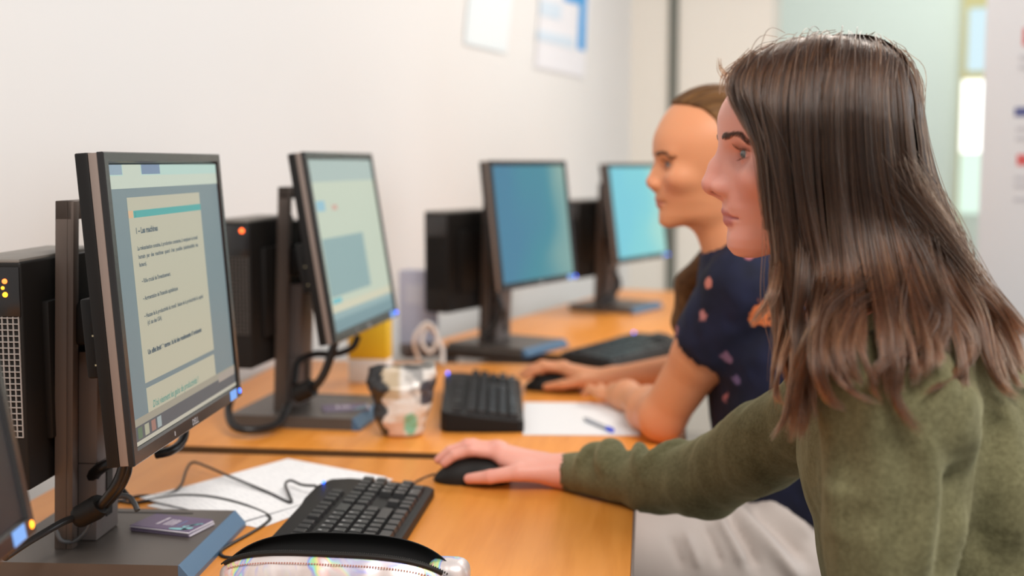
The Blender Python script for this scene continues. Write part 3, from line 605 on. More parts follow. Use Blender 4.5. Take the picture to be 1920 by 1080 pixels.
# business cards stacked on the foot of a stand
M_CARD = mat('card_purple', (0.115, 0.075, 0.16), 0.45, var=(30, 0.1)); M_CARDT = mat('card_teal', (0.22, 0.52, 0.55), 0.5); M_CARDW = mat('card_white', (0.75, 0.70, 0.76), 0.5); M_CARDB = mat('card_blue', (0.12, 0.18, 0.36), 0.5)
def cards(c, yaw, n, toplabel, restlabel, group, z0):
    rng = random.Random(5)
    for i in range(n):
        top = i == n - 1
        t = empty('business_card', (c[0] + rng.uniform(-.0012, .0012), c[1] + rng.uniform(-.0012, .0012), z0 + i * 0.00105), yaw + rng.uniform(-.02, .02), toplabel if top else restlabel, 'card', group)
        bm = nb(); bx(bm, -0.0425, 0.0425, -0.0275, 0.0275, 0, 0.001, 0); obj('card', bm, M_CARD if i % 2 == (n - 1) % 2 else M_CARDW, t, smooth=0)
        if top:
            bm = nb()
            for k, (x, ln, wd) in enumerate(((-0.0155, 0.030, 0.0036), (-0.0055, 0.024, 0.0018), (-0.0015, 0.024, 0.0018), (0.0025, 0.024, 0.0018), (0.0065, 0.022, 0.0018))):
                for q in range(9):
                    y0 = -0.012 + q * ln / 9; bx(bm, x, x + wd, y0, y0 + ln / 9 * rng.uniform(.55, .92), 0.001, 0.00115, 0)
            obj('printed_lines', bm, M_CARDW, t, smooth=0)
            bm = nb(); bx(bm, 0.014, 0.0158, -0.01, 0.012, 0.001, 0.00115, 0); obj('printed_lines', bm, M_CARDB, t, smooth=0)
            bm = nb()
            for (x, y, rx, ry, a) in ((0.024, -0.022, 0.013, 0.0038, .15), (0.034, -0.018, 0.008, 0.004, 1.0), (0.031, -0.004, 0.008, 0.0022, 1.1), (0.034, -0.001, 0.008, 0.0022, 0.8), (0.037, 0.004, 0.006, 0.002, .5), (0.026, -0.012, 0.004, 0.0024, 1.9)):
                pts = [(x + rx * math.cos(q) * math.cos(a) - ry * math.sin(q) * math.sin(a), y + rx * math.cos(q) * math.sin(a) + ry * math.sin(q) * math.cos(a), 0.00118) for q in np.linspace(0, 2 * math.pi, 16, endpoint=False)]
                pts = [(min(px_, 0.0424), max(-0.0274, min(0.0274, py_)), pz_) for px_, py_, pz_ in pts]
                bm.faces.new([bm.verts.new(p) for p in pts])
            obj('leaf_pattern', bm, M_CARDT, t, smooth=0)
cz = DZ + 0.0222
ca_, cb_, cc_ = on(266, 1004, cz), on(352, 1014, cz), on(296, 968, cz)
cdir = (cb_ - ca_); cc = (cb_ + cc_) / 2
cards((cc.x, cc.y), math.atan2(cdir.y, cdir.x), 7, 'purple business card with teal leaves on top of the stack on the front stand', 'business cards stacked under the purple one on the front stand', 'business cards on the front stand', cz)
cc2 = on(648, 766, DZ + 0.0222)
cards((cc2.x, cc2.y), 0.2, 3, 'purple card on top of the few on the second monitor stand', 'cards lying under the top card on the second monitor stand', 'cards on the second stand', cz)

# pencil case with holographic silver cover, open zip
def holo():
    m = bpy.data.materials.new('holographic_silver'); m.use_nodes = True; nt = m.node_tree; b = nt.nodes['Principled BSDF']
    tc = nt.nodes.new('ShaderNodeTexCoord'); n = nt.nodes.new('ShaderNodeTexNoise'); n.inputs['Scale'].default_value = 17; n.inputs['Detail'].default_value = 2; n.inputs['Distortion'].default_value = 1.6
    v = nt.nodes.new('ShaderNodeTexVoronoi'); v.inputs['Scale'].default_value = 24; v.feature = 'SMOOTH_F1'
    nt.links.new(tc.outputs['Object'], n.inputs['Vector']); nt.links.new(tc.outputs['Object'], v.inputs['Vector'])
    r = ramp(nt, [(0.0, (0.62, 0.52, 0.50)), (0.42, (0.72, 0.64, 0.62)), (0.475, (0.25, 0.30, 0.85)), (0.505, (0.25, 0.75, 0.85)), (0.53, (0.45, 0.85, 0.30)), (0.555, (0.90, 0.80, 0.30)), (0.575, (0.85, 0.45, 0.45)), (0.61, (0.78, 0.72, 0.72)), (1.0, (0.80, 0.74, 0.74))])
    nt.links.new(n.outputs['Fac'], r.inputs[0])
    mx = nt.nodes.new('ShaderNodeMix'); mx.data_type = 'RGBA'; mx.inputs['B'].default_value = (0.80, 0.74, 0.73, 1)
    r2 = ramp(nt, [(0.35, (0.15, 0.15, 0.15)), (0.62, (0.95, 0.95, 0.95))]); nt.links.new(v.outputs['Distance'], r2.inputs[0])
    nt.links.new(r2.outputs[0], mx.inputs['Factor']); nt.links.new(r.outputs[0], mx.inputs['A']); nt.links.new(mx.outputs['Result'], b.inputs['Base Color'])
    b.inputs['Metallic'].default_value = 0.45; b.inputs['Roughness'].default_value = 0.36
    bp = nt.nodes.new('ShaderNodeBump'); bp.inputs['Strength'].default_value = 0.35; bp.inputs['Distance'].default_value = 0.004
    nt.links.new(n.outputs['Fac'], bp.inputs['Height']); nt.links.new(bp.outputs['Normal'], b.inputs['Normal'])
    return m
pc = empty('pencil_case', (-0.186, 1.285, DZ), math.radians(-8), 'silver holographic pencil case lying open with a black zip, beside the keyboard', 'pencil case')
HL = 0.128
def pcs(s):      # half depth and rim height along the case, s in -1..1
    k = max(0.0, 1 - abs(s) ** 3.4) ** 0.6
    return 0.012 + 0.034 * k, 0.042 + 0.032 * k
N = 48; ss = np.linspace(-1, 1, N)
bm = nb(); rings = []
for s in ss:
    d, h = pcs(s); x = s * HL; wv = 0.0012 * math.sin(s * 17) + 0.001 * math.sin(s * 31 + 1)
    rings.append([(x, -d * 0.55, h), (x, -d * 0.82 + wv, h * 0.86), (x, -d + wv, h * 0.5), (x, -d * 0.93, h * 0.14), (x, -d * 0.75, 0.001), (x, d * 0.75, 0.001), (x, d * 0.95, h * 0.15), (x, d + wv, h * 0.5), (x, d * 0.95, h * 0.8), (x, d * 0.8, h * 0.92)])
loft(bm, rings, closed=False, cap=False)
R = bm.verts; bm.verts.ensure_lookup_table()
bm.faces.new([bm.verts[i] for i in range(10)]); bm.faces.new([bm.verts[(N - 1) * 10 + i] for i in range(9, -1, -1)])
bmesh.ops.recalc_face_normals(bm, faces=bm.faces)
o = obj('pouch', bm, holo(), pc, smooth=50); md = o.modifiers.new('sub', 'SUBSURF'); md.levels = 1; md.render_levels = 1
M_LIN = mat('black_lining', (0.008, 0.0075, 0.0075), 0.7)
bm = nb(); rings = []
for s in ss[1:-1]:
    d, h = pcs(s); x = s * HL * 0.985; up = 0.006 * max(0, 1 - abs((s - 0.05) * 1.05) ** 2.0)
    rings.append([(x, -d * 0.53, h + 0.001), (x, -d * 0.45, h * 0.5), (x, 0, h * 0.30), (x, d * 0.6, h * 0.5), (x, d * 0.78, h * 0.93), (x, d * 0.70, h + up * 0.6 + 0.002), (x, d * 0.58, h + up + 0.003)])
loft(bm, rings, closed=False, cap=False); o = obj('lining', bm, M_LIN, pc, smooth=180)
md = o.modifiers.new('sol', 'SOLIDIFY'); md.thickness = 0.0012; md.offset = 0
bm = nb(); pts = []
for s in ss[2:-2]:
    d, h = pcs(s); pts.append((s * HL, -d * 0.55, h + 0.0015))
tube(bm, pts, 0.0026, 90, 8)
for s in np.linspace(-0.95, 0.95, 110):
    d, h = pcs(s); rbox(bm, (s * HL, -d * 0.52, h + 0.0036), (0.0011, 0.0034, 0.0014), 0)
obj('zip', bm, M_MATTE, pc, smooth=60)
bm = nb()
for s in np.linspace(-0.86, 0.86, 76):
    d, h = pcs(s); rbox(bm, (s * HL, -d * 0.735, h * 0.918), (0.0017, 0.0014, 0.0014), 0.0003)
obj('stitching', bm, mat('pink_thread', (0.45, 0.25, 0.22), 0.7), pc, smooth=0)
bm = nb(); rbox(bm, (HL - 0.012, 0.024, 0.031), (0.046, 0.040, 0.060), 0.014, 4); obj('end_tab', bm, bpy.data.materials['holographic_silver'], pc, smooth=180)
bm = nb(); bx(bm, -0.137, -0.122, -0.013, 0.004, 0.010, 0.015, 0.002); obj('zip_pull', bm, M_MATTE, pc)

# crinkled snack packet
def packet():
    n, k = 36, 72; V = []; cols = []
    for i in range(n + 1):
        t = i / n; z = 0.001 + 0.122 * t; a = 0.034 + 0.026 * t ** 0.7; b = (0.030 + 0.012 * math.sin(min(1, t * 1.5) * math.pi * 0.5)) * (1 - max(0, t - 0.72) / 0.28 * 0.55)
        if i == 0: a *= .82; b *= .82
        for j in range(k):
            q = 2 * math.pi * j / k; c, s = math.cos(q), math.sin(q)
            p = Vector((a * math.copysign(abs(c) ** 0.8, c), b * math.copysign(abs(s) ** 0.8, s), z))
            ns = mnoise.noise(p * 26) * 0.007 + abs(mnoise.noise(p * 55 + Vector((3, 1, 7)))) * 0.006
            ns *= min(1, t * 4); rr = 1 + ns / 0.045
            p = Vector((p.x * rr, p.y * rr, z + (0.006 * mnoise.noise(Vector((q * 1.3, 4, 0))) + 0.004 * math.sin(q * 2)) * t ** 3)); V.append(p)
            x, zz = p.x, z; w = (0.80, 0.76, 0.71)
            if p.x < -0.030 + 0.006 * math.sin(z * 160): w = (0.02, 0.02, 0.022)
            elif z > 0.100 and mnoise.noise(p * 40) > -0.05: w = (0.35, 0.34, 0.33)
            elif p.x > 0.030 and 0.06 < z < 0.105 and s < 0.3: w = (0.06, 0.06, 0.075)
            elif x < -0.006 and z > 0.07: w = (0.55, 0.43, 0.28)
            elif (x - 0.014) ** 2 / 0.012 ** 2 + (z - 0.026) ** 2 / 0.02 ** 2 < 1 and s < 0: w = (0.22, 0.58, 0.42)
            elif z < 0.03 and x < 0.005: w = (0.72, 0.48, 0.36)
            elif mnoise.noise(p * 33 + Vector((9, 2, 4))) > 0.38: w = (0.5, 0.47, 0.44)
            cols.append(w)
    me = bpy.data.meshes.new('snack_packet'); Fs = [(i * k + j, i * k + (j + 1) % k, (i + 1) * k + (j + 1) % k, (i + 1) * k + j) for i in range(n) for j in range(k)]
    Fs.append(tuple(range(k - 1, -1, -1))); me.from_pydata(V, [], Fs); set_vcol(me, np.array(cols))
    c = on(752, 822, DZ)
    o = link_mesh('snack_packet', me, mat_vcol('packet_foil', 0.32, 0.6, coat=0.3), None, (c.x, c.y + 0.03, DZ), (0, 0, 0.1), smooth=180)
    md = o.modifiers.new('sol', 'SOLIDIFY'); md.thickness = 0.0008; md.offset = -1
    tag(o, 'open crinkled white packet with a mint green mark beside the second stand', 'packet')
packet()

# yellow and white box, blue-grey file box, adapter and white lead between the second and third stations
yb = on(692, 718, DZ)
t = empty('carton', (yb.x, yb.y + 0.02, DZ), math.radians(-8), 'small bright yellow carton with a white lower half behind the second monitor', 'carton')
bm = nb(); bx(bm, -0.044, 0.044, -0.02, 0.03, 0.0, 0.052, 0.002); obj('lower_half', bm, M_WHITE, t)
bm = nb(); bx(bm, -0.044, 0.044, -0.02, 0.03, 0.0522, 0.155, 0.002); obj('upper_half', bm, mat('carton_yellow', (0.80, 0.52, 0.02), 0.5), t)
fb = at(778, 640, 3.18)
t = empty('file_box', (fb.x, fb.y, DZ), math.radians(-20), 'blue grey file box standing against the wall by the third computer', 'file box')
bm = nb(); bx(bm, -0.045, 0.045, -0.0, 0.05, 0.0, 0.205, 0.003); obj('box', bm, mat('file_blue_grey', (0.46, 0.47, 0.58), 0.6), t)
bm = nb(); bx(bm, -0.025, 0.025, -0.001, 0.0, 0.12, 0.17, 0); obj('spine_label', bm, mat('label_grey', (0.55, 0.56, 0.64), 0.6), t, smooth=0)
pb_ = on(790, 668, DZ)
t = empty('power_adapter', (pb_.x, pb_.y, DZ), 0.4, 'dark brown power adapter on the desk below the third computer', 'adapter')
bm = nb(); bx(bm, -0.05, 0.05, -0.025, 0.025, 0, 0.032, 0.005); obj('body', bm, mat('adapter_brown', (0.07, 0.045, 0.038), 0.5), t)
bm = nb(); tube(bm, [(0.05, 0, 0.016), (0.075, 0.01, 0.012), (0.09, 0.05, 0.004), (0.06, 0.09, 0.004)], 0.003, 30, 8); obj('lead', bm, M_CABLE, t)
wl = at(800, 612, 2.95)
bm = nb(); tube(bm, [(wl.x - .02, wl.y + .03, DZ + .004), (wl.x - .03, wl.y, DZ + .06), (wl.x, wl.y, DZ + .10), (wl.x + .025, wl.y, DZ + .07), (wl.x + .01, wl.y, DZ + .03), (wl.x - .012, wl.y, DZ + .055), (wl.x + .005, wl.y + .01, DZ + .09), (wl.x + .035, wl.y, DZ + .045), (wl.x + .04, wl.y - .02, DZ + .004)], 0.005, 90, 8)
tag(obj('white_lead', bm, mat('white_lead', (0.72, 0.69, 0.66), 0.5), smooth=60), 'looped white lead beside the dark third computer', 'cable')

# cables on the front desk
def cable(name, pix, r, m, label, cat='cable', n=140, end=None):
    P = [on(x, y, DZ + z) for x, y, z in pix]; 
    bm = nb(); tube(bm, P, r, n, 8); o = obj(name, bm, m, smooth=60); tag(o, label, cat); return o
Z = 0.0018
cable('keyboard_cable', [(196, 958, Z), (222, 940, Z), (262, 930, Z), (310, 928, Z), (338, 912, 0.006), (350, 880, 0.012), (362, 867, 0.014), (386, 874, 0.014), (430, 893, 0.010), (500, 922, 0.004), (544, 942, 0.004), (541, 925, 0.008), (535, 908, 0.010), (545, 901, 0.012), (566, 909, 0.014), (592, 911, 0.016)], 0.0021, M_CABLE, 'thin dark cable crossing the white sheets to the front keyboard')
cable('mouse_cable', [(198, 925, Z), (218, 936, Z), (250, 943, Z), (300, 934, 0.003), (340, 929, 0.003), (390, 931, 0.003), (440, 941, 0.003), (485, 957, 0.002), (506, 970, Z), (498, 982, Z), (470, 1000, Z), (434, 1020, Z), (414, 1034, Z), (420, 1044, Z), (450, 1046, Z), (486, 1042, Z)], 0.0023, M_CABLE, 'thin dark cable looping from the stand around to the pencil case')
def cable3(name, pts, r, m, parent, label=None, n=80):
    W = [parent.matrix_world.inverted() @ p for p in pts] if parent else pts
    bm = nb(); tube(bm, W, r, n, 10); o = obj(name, bm, m, parent, smooth=60); return o
bpy.context.view_layer.update()
# leads of the front monitor, hanging behind its lower edge into a cable clamp on the base
cable3('lead', [at(232, 868, 1.40), at(226, 890, 1.40), at(212, 918, 1.40), at(186, 950, 1.415), at(168, 962, 1.42)], 0.0058, M_CABLE, mon1)
cable3('lead', [at(240, 868, 1.41), at(236, 890, 1.41), at(220, 920, 1.41), at(194, 950, 1.425), at(172, 966, 1.43)], 0.0058, M_CABLE, mon1)
cable3('lead', [at(163, 908, 1.50), at(180, 885, 1.48), at(200, 872, 1.47), at(230, 860, 1.49)], [0.011, 0.0075, 0.0065, 0.006], M_CABLE, mon1)
cable3('lead', [at(292, 852, 1.56), at(318, 846, 1.56), at(338, 832, 1.58), at(346, 812, 1.60), at(342, 790, 1.62)], 0.0060, M_CABLE, mon1)
cable3('lead', [at(150, 968, 1.42), at(120, 978, 1.40), at(84, 998, 1.37), at(50, 1018, 1.33), at(10, 1045, 1.28)], 0.0042, M_CABLE, mon1)
cable3('lead', [at(188, 938, 1.45), at(222, 930, 1.46), at(242, 932, 1.46), at(252, 944, 1.455), at(258, 957, 1.45)], 0.0034, M_CABLEG, mon1)
cable3('lead', [at(190, 888, 1.56), at(216, 902, 1.57), at(240, 930, 1.57), at(258, 952, 1.58)], 0.0032, M_CABLE, mon1)
cable3('lead', [at(105, 995, 1.44), at(116, 1014, 1.44), at(140, 1014, 1.45), at(160, 998, 1.45), at(170, 980, 1.45)], 0.0026, M_CABLEG, mon1)
cable3('cable_clamp', [at(140, 972, 1.42), at(150, 968, 1.42), at(180, 952, 1.418), at(190, 945, 1.416)], [0.010, 0.0135, 0.0145, 0.0125], M_MATTE, mon1, n=24)
# leads of the second monitor
cable3('lead', [at(628, 640, 2.2), at(620, 668, 2.2), at(606, 704, 2.2), at(588, 726, 2.21), at(566, 738, 2.22)], 0.008, M_CABLE, mon2)
cable3('lead', [at(672, 630, 2.35), at(660, 652, 2.34), at(628, 664, 2.33), at(590, 664, 2.32), at(560, 680, 2.30), at(552, 720, 2.27)], 0.0065, M_CABLE, mon2)
cable3('cable_clamp', [at(556, 740, 2.22), at(586, 726, 2.21)], 0.017, M_MATTE, mon2, n=12)
cable3('lead', [at(540, 760, 2.24), at(520, 795, 2.19), at(478, 806, 2.15), at(440, 800, 2.15), at(428, 770, 2.2), at(436, 735, 2.25)], 0.0075, M_CABLE, mon2)
cable3('lead', [at(930, 555, 3.1), at(938, 580, 3.1), at(925, 612, 3.1), at(905, 632, 3.1)], 0.011, M_CABLE, mon3)
cable3('lead', [at(1150, 505, 4.0), at(1160, 535, 4.0), at(1140, 560, 3.98), at(1120, 575, 3.95)], 0.010, M_CABLE, mon4)

# the two mice
m1 = mouse('black mouse in front, under the hand of the person in olive', (-0.060, 1.852, DZ), math.radians(176), M_MATTE, [(0.057, 0, 0.010), (0.075, 0.004, 0.004), (0.085, 0.03, 0.0016), (0.07, 0.08, 0.0016), (0.10, 0.14, 0.0016), (0.17, 0.15, 0.0016)])
m2 = mouse('black mouse further back, under the hand of the person in navy', (0.085, 2.62, DZ), math.radians(172), M_MATTE)
# ------------------------------------------------------------------ implicit surfaces for the two people
def V3(*a): return np.array(a, float)
def su(a, b, k):
    h = np.clip(0.5 + 0.5 * (b - a) / k, 0, 1); return b * (1 - h) + a * h - k * h * (1 - h)
def smax(a, b, k): return -su(-a, -b, k)
def rc(P, a, b, ra, rb):
    a = np.asarray(a, float); b = np.asarray(b, float); ab = b - a; t = np.clip(((P - a) @ ab) / (ab @ ab), 0, 1)
    return np.linalg.norm(P - a - t[..., None] * ab, axis=-1) - (ra + (rb - ra) * t)
def ell(P, c, r):
    q = P - np.asarray(c, float); r = np.asarray(r, float); k0 = np.linalg.norm(q / r, axis=-1); k1 = np.linalg.norm(q / (r * r), axis=-1) + 1e-9
    return k0 * (k0 - 1) / k1
class Shape:
    def __init__(s): s.ops = []
    def add(s, fn, c, R, k=0.01, mode='u'): s.ops.append((fn, np.asarray(c, float), R, k, mode)); return s
    def cone(s, a, b, ra, rb, k=0.01, mode='u'):
        a = np.asarray(a, float); b = np.asarray(b, float)
        return s.add(lambda P: rc(P, a, b, ra, rb), (a + b) / 2, np.linalg.norm(b - a) / 2 + max(ra, rb), k, mode)
    def chain(s, pts, rs, k=0.01, k0=None):
        for i in range(len(pts) - 1): s.cone(pts[i], pts[i + 1], rs[i], rs[i + 1], (k0 or k) if i == 0 else k)
        return s
    def ellip(s, c, r, k=0.01, mode='u'): return s.add(lambda P: ell(P, c, r), c, max(r), k, mode)
    def sc_chain(s, pts, rs, sy, yc, k=0.03):        # cones stretched across (Y) by 1/sy around yc
        P2 = [V3(p[0], (p[1] - yc) * sy, p[2]) for p in pts]
        for i in range(len(pts) - 1):
            def fn(P, i=i):
                Q = P.copy(); Q[..., 1] = (Q[..., 1] - yc) * sy; return rc(Q, P2[i], P2[i + 1], rs[i], rs[i + 1])
            c = (np.asarray(pts[i], float) + np.asarray(pts[i + 1], float)) / 2
            s.add(fn, c, np.linalg.norm(np.asarray(pts[i + 1], float) - np.asarray(pts[i], float)) / 2 + max(rs[i], rs[i + 1]) / sy, k)
        return s
    def __call__(s, P):
        d = np.full(P.shape[:-1], 1.0)
        for fn, c, R, k, mode in s.ops:
            e = fn(P)
            d = su(d, e, k) if mode == 'u' else smax(d, -e, k)
        return d
    def blocks(s, C, off, band):
        d = np.full((len(C), len(off)), 0.2)
        for fn, c, R, k, mode in s.ops:
            m = np.linalg.norm(C - c, axis=1) < R + band + k
            if not m.any(): continue
            P = C[m][:, None, :] + off[None]; e = fn(P); dm = d[m]
            d[m] = su(dm, e, k) if mode == 'u' else smax(dm, -e, k)
        return d
def polygonise(sh, lo, hi, h, B=8, slack=2.0):
    lo = np.asarray(lo, float); nb_ = np.ceil((np.asarray(hi, float) - lo) / (h * B)).astype(int); n = nb_ * B
    g = np.stack(np.meshgrid(*[np.arange(k) for k in nb_], indexing='ij'), -1).reshape(-1, 3)
    C = lo + (g + 0.5 - 0.5 / B) * h * B
    dc = np.concatenate([sh(C[i:i + 200000]) for i in range(0, len(C), 200000)])
    act = np.abs(dc) < h * B * 0.87 * slack
    D = np.where(dc < 0, -1.0, 1.0).astype(np.float32).reshape(*nb_)
    D = np.repeat(np.repeat(np.repeat(D, B, 0), B, 1), B, 2)
    o = np.stack(np.meshgrid(*[np.arange(B)] * 3, indexing='ij'), -1).reshape(-1, 3)
    off = (o - (B - 1) / 2) * h
    ga = g[act]; Ca = C[act]
    for i in range(0, len(Ca), 1500):
        d = sh.blocks(Ca[i:i + 1500], off, h * B * 1.8 + 0.012); gi = ga[i:i + 1500]
        ix = gi[:, None, :] * B + o[None]
        D[ix[..., 0], ix[..., 1], ix[..., 2]] = d
    S = D < 0
    cs = np.zeros(tuple(n - 1), np.int8)
    for dx in (0, 1):
        for dy in (0, 1):
            for dz in (0, 1): cs += S[dx:n[0] - 1 + dx, dy:n[1] - 1 + dy, dz:n[2] - 1 + dz]
    A = np.argwhere((cs > 0) & (cs < 8)); idx = np.full(tuple(n - 1), -1, np.int32); idx[A[:, 0], A[:, 1], A[:, 2]] = np.arange(len(A))
    acc = np.zeros((len(A), 3)); cnt = np.zeros(len(A))
    cr = [(i, j, k) for i in (0, 1) for j in (0, 1) for k in (0, 1)]
    val = {c: D[A[:, 0] + c[0], A[:, 1] + c[1], A[:, 2] + c[2]] for c in cr}
    for ax in range(3):
        for c in cr:
            if c[ax]: continue
            e = list(c); e[ax] = 1; e = tuple(e); a, b = val[c], val[e]; m = (a < 0) != (b < 0)
            t = a[m] / (a[m] - b[m]); p = np.tile(np.array(c, float), (m.sum(), 1)); p[:, ax] += t; acc[m] += p; cnt[m] += 1
    Vt = lo + (A + acc / cnt[:, None]) * h
    Fs = []
    for ax in range(3):
        a1, a2 = [(1, 2), (2, 0), (0, 1)][ax]
        sl0 = [slice(1, n[k] - 1) for k in range(3)]; sl0[ax] = slice(0, n[ax] - 1); sl1 = list(sl0); sl1[ax] = slice(1, n[ax])
        s0, s1 = S[tuple(sl0)], S[tuple(sl1)]; E = np.argwhere(s0 != s1); flip = s0[E[:, 0], E[:, 1], E[:, 2]]
        st = np.ones(3, int); st[ax] = 0; E = E + st
        def ci(d1, d2):
            q = E.copy(); q[:, a1] -= d1; q[:, a2] -= d2; return idx[q[:, 0], q[:, 1], q[:, 2]]
        q = np.stack([ci(1, 1), ci(0, 1), ci(0, 0), ci(1, 0)], 1); q[~flip] = q[~flip][:, ::-1]; Fs.append(q)
    return Vt, np.concatenate(Fs)
def mesh_np(name, V, Q):
    me = bpy.data.meshes.new(name); me.vertices.add(len(V)); me.vertices.foreach_set('co', np.asarray(V, np.float32).ravel())
    k = Q.shape[1]; me.loops.add(Q.size); me.loops.foreach_set('vertex_index', Q.astype(np.int32).ravel())
    me.polygons.add(len(Q)); me.polygons.foreach_set('loop_start', np.arange(0, Q.size, k, dtype=np.int32)); me.update(calc_edges=True); me.validate(); return me
def normals_np(V, Q):
    n = np.cross(V[Q[:, 2]] - V[Q[:, 0]], V[Q[:, 3]] - V[Q[:, 1]]); N = np.zeros_like(V)
    for i in range(4): np.add.at(N, Q[:, i], n)
    return N / (np.linalg.norm(N, axis=1)[:, None] + 1e-12)
def relax(V, Q, it=1, lam=0.5):
    for _ in range(it):
        S_ = np.zeros_like(V); c = np.zeros(len(V))
        for i in range(4):
            for j in (1, 3): np.add.at(S_, Q[:, i], V[Q[:, (i + j) % 4]]); np.add.at(c, Q[:, i], 1)
        V = V + lam * (S_ / c[:, None] - V)
    return V
def fbm(P, sc, seed=0.0):
    o = Vector((seed, seed * 1.7, -seed)); return np.array([mnoise.noise(Vector((p[0] * sc[0], p[1] * sc[1], p[2] * sc[2])) + o) for p in P])

# ------------------------------------------------------------------ head, in its own frame: x to the face, y to the left ear, z up, eyes at z = 0
class Head:
    def __init__(s, O, yaw, prof, width=1.0, nose=None, pitch=0.0):
        s.O = np.asarray(O, float); R = Matrix.Rotation(yaw, 3, 'Z') @ Matrix.Rotation(pitch, 3, 'Y'); s.R = np.array(R); s.prof = prof; s.w = width; s.nose = nose
    def to_local(s, P): return (P - s.O) @ s.R
    def to_world(s, L): return np.asarray(L, float) @ s.R.T + s.O
    E = (0.0625, 0.031, -0.001); ER = 0.0121
    LU, LL = math.tan(math.radians(18)), math.tan(math.radians(24))
    def wedge(s, L):
        q = np.stack([L[..., 0] - s.E[0], np.abs(L[..., 1]) - s.E[1], L[..., 2] - s.E[2]], -1)
        x = q[..., 0] * 0.97 + q[..., 1] * 0.2; z = q[..., 2] - 0.05 * q[..., 1]
        return np.maximum(np.maximum(np.maximum(z - s.LU * x, -z - s.LL * x), -x), np.abs(q[..., 1] + 0.001) - 0.0098), np.linalg.norm(q, axis=-1)
    def lips(s, M):
        up = np.minimum(rc(M, (0.0828, 0, -0.0583), (0.0795, 0.011, -0.0592), 0.0050, 0.0047), rc(M, (0.0795, 0.011, -0.0592), (0.0700, 0.0240, -0.0637), 0.0044, 0.0016))
        lo = np.minimum(rc(M, (0.0798, 0, -0.0668), (0.0770, 0.011, -0.0668), 0.0060, 0.0054), rc(M, (0.0770, 0.011, -0.0668), (0.0695, 0.0225, -0.0645), 0.0050, 0.0018))
        return up, lo
    def sdf(s, P):
        L = s.to_local(P); M = np.stack([L[..., 0], np.abs(L[..., 1]) / s.w, L[..., 2]], -1); x, y, z = M[..., 0], M[..., 1], M[..., 2]
        cr = ell(M, (-0.010, 0, 0.028), (0.0955, 0.073, 0.083))
        pz, px = s.prof; a = np.interp(z, pz, px); w = np.interp(z, [-0.112, -0.104, -0.085, -0.06, -0.03, 0.0, 0.03, 0.06], [0.020, 0.030, 0.044, 0.0555, 0.0645, 0.068, 0.070, 0.068])
        af = np.where(x > 0, a, 0.055); nn = 2.25
        g = ((np.abs(x) / af) ** nn + (y / w) ** nn + 1e-12) ** (1 / nn)
        f = (g - 1) * np.where(g < 1.6, np.minimum(af, w), np.minimum(af, w))
        f = smax(f, z - 0.055, 0.03); pl = (x - 0.055) * -0.43 + (z + 0.1062) * -0.90; f = smax(f, pl, 0.012)
        d = su(cr, f, 0.022)
        d = su(d, ell(M, (0.052, 0.046, -0.024), (0.022, 0.017, 0.016)), 0.02)
        d = smax(d, -ell(M, (0.083, 0.033, -0.002), (0.016, 0.0165, 0.0105)), 0.012)
        d = su(d, rc(M, (0.0735, 0.012, 0.0165), (0.064, 0.044, 0.0175), 0.0075, 0.007), 0.012)
        N = s.nose
        d = su(d, rc(M, N[0], N[1], 0.0072, 0.0078), 0.008); d = su(d, rc(M, N[1], N[2], 0.0080, 0.0114), 0.006)
        d = su(d, rc(M, (0.074, 0.007, -0.004), (0.083, 0.0105, -0.032), 0.006, 0.0068), 0.012)
        d = su(d, rc(M, N[2] + V3(-0.001, 0, -0.004), (0.0875, 0, -0.0410), 0.0068, 0.0058), 0.004)
        d = su(d, ell(M, (0.0880, 0.0128, -0.0335), (0.0120, 0.0078, 0.0088)), 0.0035)
        d = smax(d, -ell(M, (0.0950, 0.0072, -0.0412), (0.0062, 0.0030, 0.0042)), 0.0025)
        up, lo = s.lips(M); d = su(d, up, 0.0035); d = su(d, lo, 0.0035)
        cz = np.minimum(rc(M, (0.0875, 0, -0.0620), (0.0835, 0.011, -0.0627), 0.0006, 0.0009), rc(M, (0.0835, 0.011, -0.0627), (0.0715, 0.0245, -0.0642), 0.0009, 0.0014))
        d = smax(d, -cz, 0.0028)
        wd, r = s.wedge(M); d = su(d, r - 0.0137, 0.003); d = smax(d, -np.maximum(wd, r - 0.0165), 0.0007)
        d = np.where(r < 0.0118, np.minimum(d, r - 0.0118), d)
        ear = ell(M, (-0.014, 0.0725, -0.014), (0.019, 0.007, 0.031)); ear = smax(ear, -ell(M, (-0.010, 0.080, -0.014), (0.011, 0.006, 0.019)), 0.004)
        return su(d, ear, 0.006)
    def project(s, L, it=5):
        W_ = s.to_world(L)
        for _ in range(it):
            d = s.sdf(W_); g = np.stack([(s.sdf(W_ + e) - d) / 1e-4 for e in np.eye(3) * 1e-4], -1); W_ = W_ - g * (d / (np.sum(g * g, -1) + 1e-9))[:, None]
        return W_, g / (np.linalg.norm(g, axis=1)[:, None] + 1e-9)
    def colour(s, V, base, lip, blush):
        L = s.to_local(V); M = np.stack([L[:, 0], np.abs(L[:, 1]), L[:, 2]], -1); c = np.tile(np.array(base), (len(V), 1))
        def mix(c, col, m): return c * (1 - m[:, None]) + np.array(col) * m[:, None]
        hd = np.linalg.norm(M - V3(0.07, 0, -0.03), axis=1)
        c = mix(c, blush, 0.55 * np.exp(-(np.linalg.norm((M - V3(0.065, 0.040, -0.035)) / V3(1, 1, 1), axis=1) / 0.020) ** 2))
        c = mix(c, blush, 0.6 * np.exp(-(np.linalg.norm(M - V3(0.098, 0, -0.034), axis=1) / 0.014) ** 2))
        up, lo = s.lips(M); m = np.clip((0.0016 - np.minimum(up, lo)) / 0.0014, 0, 1) * (M[:, 0] > 0.062); c = mix(c, lip, 0.85 * m)
